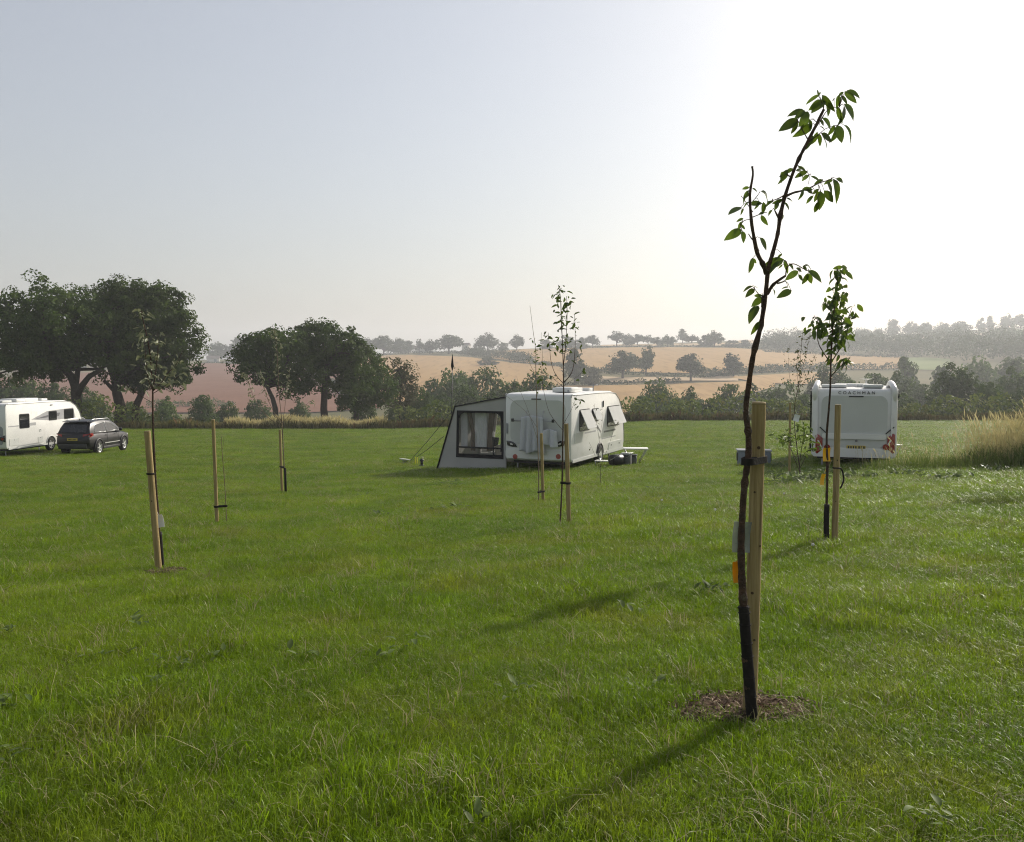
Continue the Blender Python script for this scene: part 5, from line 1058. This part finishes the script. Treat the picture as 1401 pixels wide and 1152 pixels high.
yw, zw = P_.side(70, 607); wheel(r, (P_.hw - .06, yw, .31), .32, .19); side_plate(r, 'wheel_well', yw, .42, .72, .62, .25, M['black_plastic'], P_.hw - .004, .006)
m = MB(); m.tube([(P_.hw + .01, yw + .38 * math.cos(a), .36 + .38 * math.sin(a)) for a in np.linspace(0, math.pi, 15)], .025, 6); m.build('wheel_arch', M['caravan_panel'], r)
side_plate(r, 'skirt', P_.L * .5, P_.zs + .02, P_.L * .96, .10, .03, M['caravan_panel'], P_.hw + .002, .018)
rear_plate(r, 'rear_window', 0, P_.zr - .75, 1.5, .7, .12, M['window_dark'], 0, .015); rear_plate(r, 'rear_moulding', 0, P_.zs + .65, 2.0, .9, .15, M['caravan_grey'], 0, .012)
for sg in (-1, 1): m = MB(); m.prism([(sg * a, -.005, P_.zs + b) for a, b in ((1.12, .35), (.8, .45), (.75, .55), (1.12, .68))], (0, -.05, 0)); tl = m.build('tail_light', M['window_dark'], r, bevel=.01); mm = MB(); mm.tube([(sg * 1.0, -.05, P_.zs + .5), (sg * 1.0, -.07, P_.zs + .5)], .06, 12); mm.build('lamp', M['red_lens'], tl)
P_.rooflight(.2, 1.0, .7, .7, .10, 'caravan_panel'); P_.rooflight(.2, 2.8, .8, 1.0, .16); P_.rooflight(.3, 3.9, .5, .5); m = MB(); m.box((.2, 1.9, P_.zr + .12), (.9, .7, .16)); m.build('air_conditioner', M['caravan_white'], r, bevel=.05)
y, z, w, h = P_.side_rect(68, 72, 553, 555); side_plate(r, 'awning_lamp', y, z, .16, .05, .02, M['graphic_dark'], P_.hw, .03)

# ------------------------------------------------------------------ the dark car
cp = hit(120, 614.5); CD = 45.6; cx = (123 - 700.5) / F * CD; cp = Vector((cx, CD + .4, tz(cx, CD + .4))); car = empty('parked_car', cp, -R(4), 'dark grey sport utility car parked beside the left white caravan', 'car')
st_ = [(-2.22, .50, .88, .78), (-2.14, .36, 1.00, .87), (-1.9, .30, 1.04, .905), (-1.3, .27, 1.05, .925), (-.4, .25, 1.02, .925), (.6, .25, 1.0, .925), (1.2, .27, .985, .915), (1.75, .30, .92, .89), (2.08, .34, .83, .83), (2.2, .44, .72, .74)]
m = MB(); vs = []; fs = []; n = 12
for y, zb0, zt, hw in st_:
    half = [(hw * .86, zb0), (hw * .97, zb0 + .10), (hw, zb0 + (zt - zb0) * .45), (hw * .985, zt - .16), (hw * .93, zt - .04), (hw * .80, zt + .01)]
    vs += [(x, y, z) for x, z in half] + [(-x, y, z) for x, z in reversed(half)]
for i in range(len(st_) - 1):
    for k in range(n): fs.append((i * n + k, i * n + (k + 1) % n, (i + 1) * n + (k + 1) % n, (i + 1) * n + k))
fs += [tuple(range(n)), tuple(reversed(range((len(st_) - 1) * n, len(st_) * n)))]
m.add(vs, fs, True); b = m.build('body', M['car_paint'], car); b.data.set_sharp_from_angle(angle=R(38))
cab = [(-2.12, 1.0), (-1.98, 1.30), (-1.72, 1.55), (-1.2, 1.63), (-.3, 1.645), (.35, 1.57), (.75, 1.40), (1.28, 1.0)]
def cw(z): return .875 - max(0, z - 1.0) / .64 * .20
m = MB(); n = 5; vs = []
top = [(y, z) for y, z in cab]
vs = [(-cw(z), y, z) for y, z in top] + [(cw(z), y, z) for y, z in top]; N = len(top)
fs = [(i, i + 1, N + i + 1, N + i) for i in range(N - 1)] + [tuple(range(N)), tuple(reversed(range(N, 2 * N)))] + [(0, N, 2 * N - 1, N - 1)]
m.add(vs, fs); m.build('cabin', M['car_paint'], car, bevel=.05, angle=30)
def glass(poly, sg, name='side_window'):
    m = MB(); m.prism([(sg * (cw(z) + .004), y, z) for y, z in poly], (sg * .008, 0, 0)); w_ = m.build(name, M['window_dark'], car)
    mm = MB(); mm.tube([(sg * (cw(z) + .012), y, z) for y, z in poly] + [(sg * (cw(poly[0][1]) + .012), *poly[0])], .010, 5); mm.build('trim', M['alloy'], w_)
for sg in (-1, 1):
    glass([(-1.62, 1.10), (-1.42, 1.42), (-.48, 1.52), (-.45, 1.06)], sg); glass([(-.38, 1.06), (-.40, 1.52), (.18, 1.47), (.92, 1.08)], sg)
    m = MB(); m.tube([(sg * .66, -1.6, 1.63), (sg * .66, -1.4, 1.69), (sg * .66, .1, 1.68), (sg * .66, .3, 1.60)], .018, 6); m.build('roof_rail', M['alloy'], car)
    for yy in (-1.32, 1.33):
        wheel(car, (sg * .86, yy, .345), .345, .22, spokes=5, out=sg)
        m = MB(); m.tube([(sg * .925, yy + .41 * math.cos(a), .345 + .41 * math.sin(a)) for a in np.linspace(-.15, math.pi + .15, 17)], .045, 7); m.build('wheel_arch', M['black_plastic'], car)
        m = MB(); m.prism([(sg * .90, yy + .37 * math.cos(a), max(.2, .345 + .37 * math.sin(a))) for a in np.linspace(-.5, math.pi + .5, 15)], (-sg * .03, 0, 0)); m.build('wheel_well', M['black_plastic'], car)
    m = MB(); m.box((sg * .925, 0, .31), (.05, 1.9, .12)); m.build('sill', M['black_plastic'], car, bevel=.015)
    m = MB(); m.box((sg * 1.0, .86, 1.10), (.17, .11, .14)); m.build('mirror', M['car_paint'], car, bevel=.04)
    for yy in (-.30, .62): m = MB(); m.box((sg * .93, yy - .25, .90), (.03, .20, .03)); m.build('door_handle', M['car_paint'], car, bevel=.008)
    for yy in (-.42, .74): m = MB(); m.box((sg * .926, yy, .66), (.006, .012, .70)); m.build('door_seam', M['black_plastic'], car)
    m = MB(); m.box((sg * .928, .1, .52), (.012, 1.6, .035)); m.build('door_trim', M['alloy'], car)
    m = MB(); m.prism([(sg * .88, -2.13, 1.02), (sg * .91, -1.88, 1.03), (sg * .915, -1.82, .95), (sg * .90, -2.12, .88), (sg * .55, -2.22, .90), (sg * .55, -2.2, .98)], (0, 0, .035)); m.build('tail_light', M['red_lens'], car)
m = MB(); m.prism([(-.70, -2.105, 1.08), (.70, -2.105, 1.08), (.62, -1.80, 1.50), (-.62, -1.80, 1.50)], (0, -.035, .02)); m.build('rear_window', M['window_dark'], car)
m = MB(); m.prism([(-.66, -1.95, 1.575), (.66, -1.95, 1.575), (.64, -1.5, 1.625), (-.64, -1.5, 1.625)], (0, 0, .035)); m.build('spoiler', M['car_paint'], car, bevel=.01)
m = MB(); m.prism([(-.72, 1.25, 1.03), (.72, 1.25, 1.03), (.62, .62, 1.47), (-.62, .62, 1.47)], (0, .02, .03)); m.build('windscreen', M['window_dark'], car)
m = MB(); m.box((0, -2.20, .45), (1.5, .12, .24)); m.build('bumper', M['black_plastic'], car, bevel=.03)
m = MB(); m.box((0, -2.235, .78), (.54, .02, .12)); pl = m.build('number_plate', M['plate_yellow'], car)
for k in range(7): m = MB(); m.box((-.2 + .066 * k, -2.248, .78), (.036, .004, .075)); m.build('plate_mark', M['plate_text'], pl)
for sg in (-1, 1): m = MB(); m.box((sg * .62, 2.10, .78), (.32, .14, .10), Matrix.Rotation(sg * -.4, 3, 'Z')); m.build('headlight', M['clear_lens'], car, bevel=.02)
m = MB(); m.box((0, 2.18, .62), (.9, .06, .16)); m.build('grille', M['black_plastic'], car, bevel=.01)
car.scale = (.98, .93, 1.06)
m = MB(); m.tube([(0, -1.45, 1.64), (0, -1.52, 1.72)], [.03, .012], 6); m.build('aerial', M['black_plastic'], car)

# ------------------------------------------------------------------ woodchip rings
def soil_patch(px, row, rx, ry, name='soil_patch', n_chip=0, seed=0, label=''):
    c = hit(px, row); g = np.random.default_rng(seed); V = [(c.x, c.y, tz(c.x, c.y) + .022)]; n = 40; rings = 5
    for k in range(1, rings + 1):
        for i in range(n):
            a = 2 * math.pi * i / n; q = k / rings * (1 + .16 * math.sin(3 * a + seed) + .08 * math.sin(7 * a)); x, y = c.x + rx * q * math.cos(a), c.y + ry * q * math.sin(a)
            V.append((x, y, tz(x, y) + (.02 + .006 * g.normal() if k < rings else -.01)))
    fs = [(0, 1 + i, 1 + (i + 1) % n) for i in range(n)]; me = bpy.data.meshes.new(name)
    for k in range(rings - 1):
        for i in range(n): fs.append((1 + k * n + i, 1 + (k + 1) * n + i, 1 + (k + 1) * n + (i + 1) % n, 1 + k * n + (i + 1) % n))
    me.from_pydata(V, [], fs); me.polygons.foreach_set('use_smooth', [True] * len(fs)); o = link(name, me, M['soil']); o['kind'] = 'structure'
    if n_chip:
        a = g.uniform(0, 2 * math.pi, n_chip); q = np.sqrt(g.random(n_chip)) * 1.02; P = np.stack([c.x + rx * q * np.cos(a), c.y + ry * q * np.sin(a), 0 * a], -1); P[:, 2] = terrain(P[:, 0], P[:, 1]) + .028
        Vv, Fc = cards(P, unit(g.normal(size=(n_chip, 3)) * .55 + np.array([0, 0, 1])), .034, .28, g=g)
        h = len(Fc) // 2
        co = link('wood_chips', np_mesh('wood_chips', Vv, Fc), M['wood_chip']); tag(co, label, 'wood chips', kind='stuff')
    return c
CLEAR = []
c = soil_patch(1016, 970, .36, .22, n_chip=480, seed=3, label='scattered pale wood chips and dead straw round the thickest stake'); CLEAR.append((c.x, c.y, .29, .175))
c = soil_patch(228, 783, .20, .20, n_chip=260, seed=4, label='pale chips and straw at the foot of the leaning stake'); CLEAR.append((c.x, c.y, .14, .14))
c = soil_patch(1129, 744, .22, .22, n_chip=160, seed=5, label='a few wood chips under the sapling with yellow tags'); CLEAR.append((c.x, c.y, .13, .13))

# ------------------------------------------------------------------ meadow grass
def blade_patch(n, rad, h0, h1, w, seed, lean=.5, straw=.06):
    g = np.random.default_rng(seed); a = g.uniform(0, 2 * math.pi, n); q = rad * np.sqrt(g.random(n)); B = np.stack([q * np.cos(a), q * np.sin(a), np.full(n, -.012)], -1)
    h = g.uniform(h0, h1, n) ** 1.0; d = g.uniform(0, 2 * math.pi, n); ln = np.abs(g.normal(size=n)) * lean * h + .1 * h; D = np.stack([np.cos(d), np.sin(d), 0 * d], -1)
    S_ = np.stack([-np.sin(d), np.cos(d), 0 * d], -1); tw = g.normal(size=n) * .6; S_ = S_ * np.cos(tw)[:, None] + D * np.sin(tw)[:, None]; ww = (w * g.uniform(.6, 1.4, n))[:, None]
    P1 = B + D * (ln * .22)[:, None] + np.array([0, 0, 1]) * (h * .5)[:, None]; P2 = B + D * (ln * .62)[:, None] + np.array([0, 0, 1]) * (h * .86)[:, None]; P3 = B + D * (ln * 1.1)[:, None] + np.array([0, 0, 1]) * (h * (1 - .12 * np.minimum(ln / h, 1.5)))[:, None]
    V = np.stack([B - S_ * ww * .45, B + S_ * ww * .45, P1 + S_ * ww * .5, P1 - S_ * ww * .5, P2 + S_ * ww * .36, P2 - S_ * ww * .36, P3], 1).reshape(-1, 3); i = np.arange(n)[:, None] * 7
    f4 = np.concatenate([i + np.array([0, 1, 2, 3]), i + np.array([3, 2, 4, 5])]); f3 = i + np.array([5, 4, 6])
    me = bpy.data.meshes.new('grass_clump'); me.from_pydata(V.tolist(), [], f4.tolist() + f3.tolist()); me.materials.append(M['grass_blade']); me.materials.append(M['straw_blade'])
    st = g.random(n) < straw; mi = np.concatenate([st, st, st]).astype(np.int32); me.polygons.foreach_set('material_index', mi); me.polygons.foreach_set('use_smooth', np.ones(3 * n, bool)); return me
src = bpy.data.collections.new('grass_clumps')
specs = [(95, .15, .022, .070, .0024, .65, .08)] * 5 + [(85, .14, .035, .10, .0029, .6, .06)] * 3 + [(26, .10, .06, .15, .0038, .65, .14)] * 2 + [(14, .10, .05, .16, .0036, .9, .95)]
for k, (n, rd, h0, h1, w, ln, sw) in enumerate(specs):
    o = bpy.data.objects.new('grass_clump_%02d' % k, blade_patch(n, rd, h0, h1, w, 500 + k, ln, sw)); src.objects.link(o)

def grass_points(seed):
    g = np.random.default_rng(seed); X = []; 
    for d0, d1 in [(1.5, 2.6), (2.6, 4), (4, 6), (6, 9), (9, 13), (13, 20), (20, 30), (30, 45), (45, 65), (65, 90)]:
        dm = (d0 + d1) / 2; dens = 190 * min(1, (5.0 / dm) ** 1.25); hwid = .66; ext = 2.6 if d0 < 20 else 1.0
        area = (2 * hwid * dm + 2 * ext) * (d1 - d0); n = int(area * dens); y = g.uniform(d0, d1, n); x = g.uniform(-1, 1, n) * (hwid * y + ext); X.append(np.stack([x, y], -1))
    X = np.concatenate(X); return X, g
XY, g = grass_points(71)
keep = np.ones(len(XY), bool)
for cx_, cy_, ra, rb in CLEAR: keep &= ((XY[:, 0] - cx_) / ra) ** 2 + ((XY[:, 1] - cy_) / rb) ** 2 > g.uniform(.75, 1.35, len(XY))
XY = XY[keep]; n = len(XY); d = XY[:, 1]
def vnoise(x, y, s, seed):
    r_ = np.random.default_rng(seed); G = r_.random((64, 64)); u, v = x / s, y / s; i, j = np.floor(u).astype(int), np.floor(v).astype(int); fu, fv = u - i, v - j; fu = fu * fu * (3 - 2 * fu); fv = fv * fv * (3 - 2 * fv)
    q = lambda a, b: G[a % 64, b % 64]
    return (q(i, j) * (1 - fu) + q(i + 1, j) * fu) * (1 - fv) + (q(i, j + 1) * (1 - fu) + q(i + 1, j + 1) * fu) * fv
tall = .55 * vnoise(XY[:, 0], XY[:, 1], .55, 1) + .45 * vnoise(XY[:, 0], XY[:, 1], 1.7, 2)
idx = g.integers(0, 5, n); r2 = g.random(n); idx = np.where((tall > .56) & (r2 < .75), 5 + g.integers(0, 3, n), idx); idx = np.where((tall > .66) & (r2 < .25), 8 + g.integers(0, 2, n), idx); idx = np.where(g.random(n) < .02, 10, idx)
hs = (.50 + .62 * tall) * g.uniform(.8, 1.2, n); hs *= np.where(XY[:, 0] > .25 * XY[:, 1] + 2, 1.15, 1.0); ws = np.maximum(1, (d / 6.0) ** .62)
P = np.stack([XY[:, 0], XY[:, 1], terrain(XY[:, 0], XY[:, 1])], -1)
me = bpy.data.meshes.new('grass'); me.vertices.add(n); me.vertices.foreach_set('co', P.astype(np.float32).ravel())
a_ = me.attributes.new('rot', 'FLOAT_VECTOR', 'POINT'); a_.data.foreach_set('vector', np.stack([g.normal(size=n) * .06, g.normal(size=n) * .06, g.uniform(0, 2 * math.pi, n)], -1).astype(np.float32).ravel())
a_ = me.attributes.new('scl', 'FLOAT_VECTOR', 'POINT'); a_.data.foreach_set('vector', np.stack([ws, ws, hs], -1).astype(np.float32).ravel())
a_ = me.attributes.new('idx', 'INT', 'POINT'); a_.data.foreach_set('value', idx.astype(np.int32)); me.update()
go = link('grass', me); tag(go, 'short lush green meadow grass covering the camping field', 'grass', kind='stuff')
ng = bpy.data.node_groups.new('grass_scatter', 'GeometryNodeTree'); ng.interface.new_socket('Geometry', in_out='INPUT', socket_type='NodeSocketGeometry'); ng.interface.new_socket('Geometry', in_out='OUTPUT', socket_type='NodeSocketGeometry')
ni = ng.nodes.new('NodeGroupInput'); no = ng.nodes.new('NodeGroupOutput'); iop = ng.nodes.new('GeometryNodeInstanceOnPoints'); ci = ng.nodes.new('GeometryNodeCollectionInfo')
ci.inputs['Collection'].default_value = src; ci.inputs['Separate Children'].default_value = True; ci.inputs['Reset Children'].default_value = True; iop.inputs['Pick Instance'].default_value = True
def na(nm, ty):
    q = ng.nodes.new('GeometryNodeInputNamedAttribute'); q.data_type = ty; q.inputs['Name'].default_value = nm; return [s for s in q.outputs if s.enabled][0]
er = ng.nodes.new('FunctionNodeEulerToRotation'); ng.links.new(na('rot', 'FLOAT_VECTOR'), er.inputs[0])
ng.links.new(ni.outputs[0], iop.inputs['Points']); ng.links.new(ci.outputs[0], iop.inputs['Instance']); ng.links.new(na('idx', 'INT'), iop.inputs['Instance Index']); ng.links.new(er.outputs[0], iop.inputs['Rotation']); ng.links.new(na('scl', 'FLOAT_VECTOR'), iop.inputs['Scale']); ng.links.new(iop.outputs[0], no.inputs[0])
md = go.modifiers.new('scatter', 'NODES'); md.node_group = ng

# ------------------------------------------------------------------ weeds, tall grass, dandelion clocks
def weed(px, row, nl, L, label, seed, group=None, spread=.6, lift=.5, name='dock_plant', leafm='dock_leaf', stems=0):
    p = hit(px, row); root = empty(name, p, 0, label, 'plant', group); g = random.Random(seed); L *= .9
    for k in range(nl):
        a = g.uniform(0, 2 * math.pi); v = Vector((math.cos(a), math.sin(a), g.uniform(lift * .5, lift * 1.5))).normalized() * L * g.uniform(.6, 1.2); b = Vector((g.gauss(0, spread * .3), g.gauss(0, spread * .3), .03 + g.random() * .04))
        lo = link('leaf', LEAF[1][g.randrange(3)], None, root); lo.matrix_local = leaf_matrix(b, b + v, g, Vector((0, 0, 1))); lo.material_slots[0].link = 'OBJECT'; lo.material_slots[0].material = M[leafm]
    return root
weed(622, 664, 22, .17, 'broad-leaved weed patch in the grass below the awning window', 1, spread=.9); weed(655, 660, 16, .15, 'pale weed patch in the grass below the awning edge strip', 2, spread=.8)
weed(620, 696, 14, .15, 'small low dock plant out in the open meadow below the awning', 3, spread=.5); weed(968, 815, 16, .085, 'dark thistle-like weed in the grass left of the thickest stake', 4, spread=.25, leafm='oak_leaf', lift=1.2)
weed(985, 812, 8, .07, 'tiny dark weed next to the thistle-like weed by the thickest stake', 5, spread=.2, leafm='oak_leaf')
for k, (px, row) in enumerate([(1062, 652), (1078, 662), (1118, 655), (1128, 648), (1106, 660), (1055, 640), (1180, 655), (1205, 640), (1240, 650), (1260, 640), (1290, 655)]):
    weed(px, row, 44, .20, 'leafy green weed clump in the rough grass before the lettered caravan', 10 + k, 'weed clumps before the lettered caravan', spread=.8, lift=1.0)
for k, (px, row) in enumerate([(10, 872), (14, 975), (6, 1050)]):
    weed(px, row, 9, .07, 'small pale plantain tuft in the near meadow grass', 30 + k, 'plantain tufts in the near grass', spread=.15, lift=.9)
weed(660, 1135, 7, .075, 'ragged upright weed at the end of the near sapling shadow', 40, spread=.10, lift=2.4); weed(1270, 1130, 10, .07, 'low clover tuft in the near grass right of the thickest stake', 41, spread=.2)
for k, (px, row, h) in enumerate([(905.5, 684, .16), (978.5, 697, .16), (1072.5, 675, .16), (1112, 745, .1)]):
    top = at(px, row, hit(px, row + 9).y); p = hit(px, row + 9); dn = empty('dandelion_clock', p, 0, 'round white dandelion clock standing above the meadow grass', 'flower', 'dandelion clocks in the meadow'); t = top - p; m = MB(); m.tube([(0, 0, 0), t * .5 + Vector((.004, 0, 0)), t], .003, 5); m.build('stem', M['dock_leaf'], dn)
    g = np.random.default_rng(k); N = unit(g.normal(size=(90, 3))); V, Fc = cards(np.array(t)[None] + N * .018 * g.uniform(.5, 1, (90, 1)), N, .014, g=g); link('seed_head', np_mesh('seed_head', V, Fc), M['seed_white'], dn)
gw = np.random.default_rng(77)
for k in range(26):
    row = 640 + 380 * gw.random() ** 1.6; px = gw.uniform(60, 900) if row > 760 else gw.uniform(60, 1380); dd_ = hit(px, row).y
    weed(px, row, 7, min(.16, .05 + .006 * dd_), 'small broad-leaved weed scattered in the open meadow grass', 700 + k, 'small weeds scattered over the meadow', spread=.12 + .02 * dd_, lift=.7)
# tall straw grass on the right-hand bank
def tall_grass(name, label, ell, n, h, mt, seed, lean=.22, heads=True, wid=.006):
    g = np.random.default_rng(seed); cx_, cy_, rx, ry = ell; a = g.uniform(0, 2 * math.pi, n); q = np.sqrt(g.random(n)) * (1 + .15 * g.normal(size=n)); x = cx_ + rx * q * np.cos(a); y = cy_ + ry * q * np.sin(a); z = terrain(x, y)
    hh = h * g.uniform(.5, 1.1, n) * (1.1 - .35 * q) * (.62 + .62 * vnoise(x + 50, y + 50, .45, seed)); d = g.normal(size=(n, 2)) * lean * hh[:, None] + np.array([-.05, 0]) * hh[:, None]; w = wid * g.uniform(.6, 1.5, n); an = g.uniform(0, 2 * math.pi, n); s = np.stack([np.cos(an) * w, np.sin(an) * w, 0 * w], -1)
    B = np.stack([x, y, z - .03], -1); pts = [B + np.stack([d[:, 0] * t * t, d[:, 1] * t * t, hh * t * (1 - .12 * t)], -1) for t in (0, .45, .78, 1.0)]
    hf = np.where(g.random(n) < .55, 2.2, .5)[:, None] if heads else .5
    V = np.stack([pts[0] - s * .6, pts[0] + s * .6, pts[1] + s * .5, pts[1] - s * .5, pts[2] + s * (.4 + .0 * hf), pts[2] - s * .4, pts[2] * .45 + pts[3] * .55 + s * hf, pts[2] * .45 + pts[3] * .55 - s * hf, pts[3]], 1).reshape(-1, 3)
    i = np.arange(n)[:, None] * 9; f = np.concatenate([i + np.array(k) for k in ([0, 1, 2, 3], [3, 2, 4, 5], [5, 4, 6, 7])]); f3 = i + np.array([7, 6, 8])
    me = bpy.data.meshes.new(name); me.from_pydata(V.tolist(), [], f.tolist() + f3.tolist()); o = link(name, me, M[mt]); tag(o, label, 'grass', kind='stuff'); return o
bc = hit(1375, 640)
tall_grass('tall_grass', 'tall straw-coloured seeding grass on the right-hand bank', (bc.x + 2.2, bc.y + 1.1, 2.6, 1.3), 3400, 2.15, 'dry_grass', 201, lean=.15)
tall_grass('tall_grass', 'dense green base of the tall grass bank at the right', (bc.x + 2.1, bc.y + .7, 2.8, 1.4), 6500, .75, 'rough_green', 202, heads=False, wid=.012) if 'rough_green' in M else None
sc_ = hit(1275, 640); tall_grass('tall_grass', 'thin scattered seeding stalks between the lettered caravan and the bank', (sc_.x, sc_.y + .5, 1.9, 1.0), 170, .95, 'dry_grass', 203)
tall_grass('tall_grass', 'longer rough green grass between the lettered caravan and the bank', (sc_.x + .2, sc_.y + .3, 2.3, 1.3), 4200, .42, 'rough_green', 204, heads=False, wid=.007)
lc = hit(1360, 690); tall_grass('grass_tussock', 'dark grass tussock in front of the straw grass bank', (lc.x, lc.y, .75, .22), 900, .24, 'rough_green', 205, heads=False, lean=.5, wid=.005)
bs = hit(1362, 648); weed(1365, 645, 40, .17, 'dark bushy weed at the foot of the straw grass bank', 60, spread=.7, lift=1.2, leafm='sap_leaf')
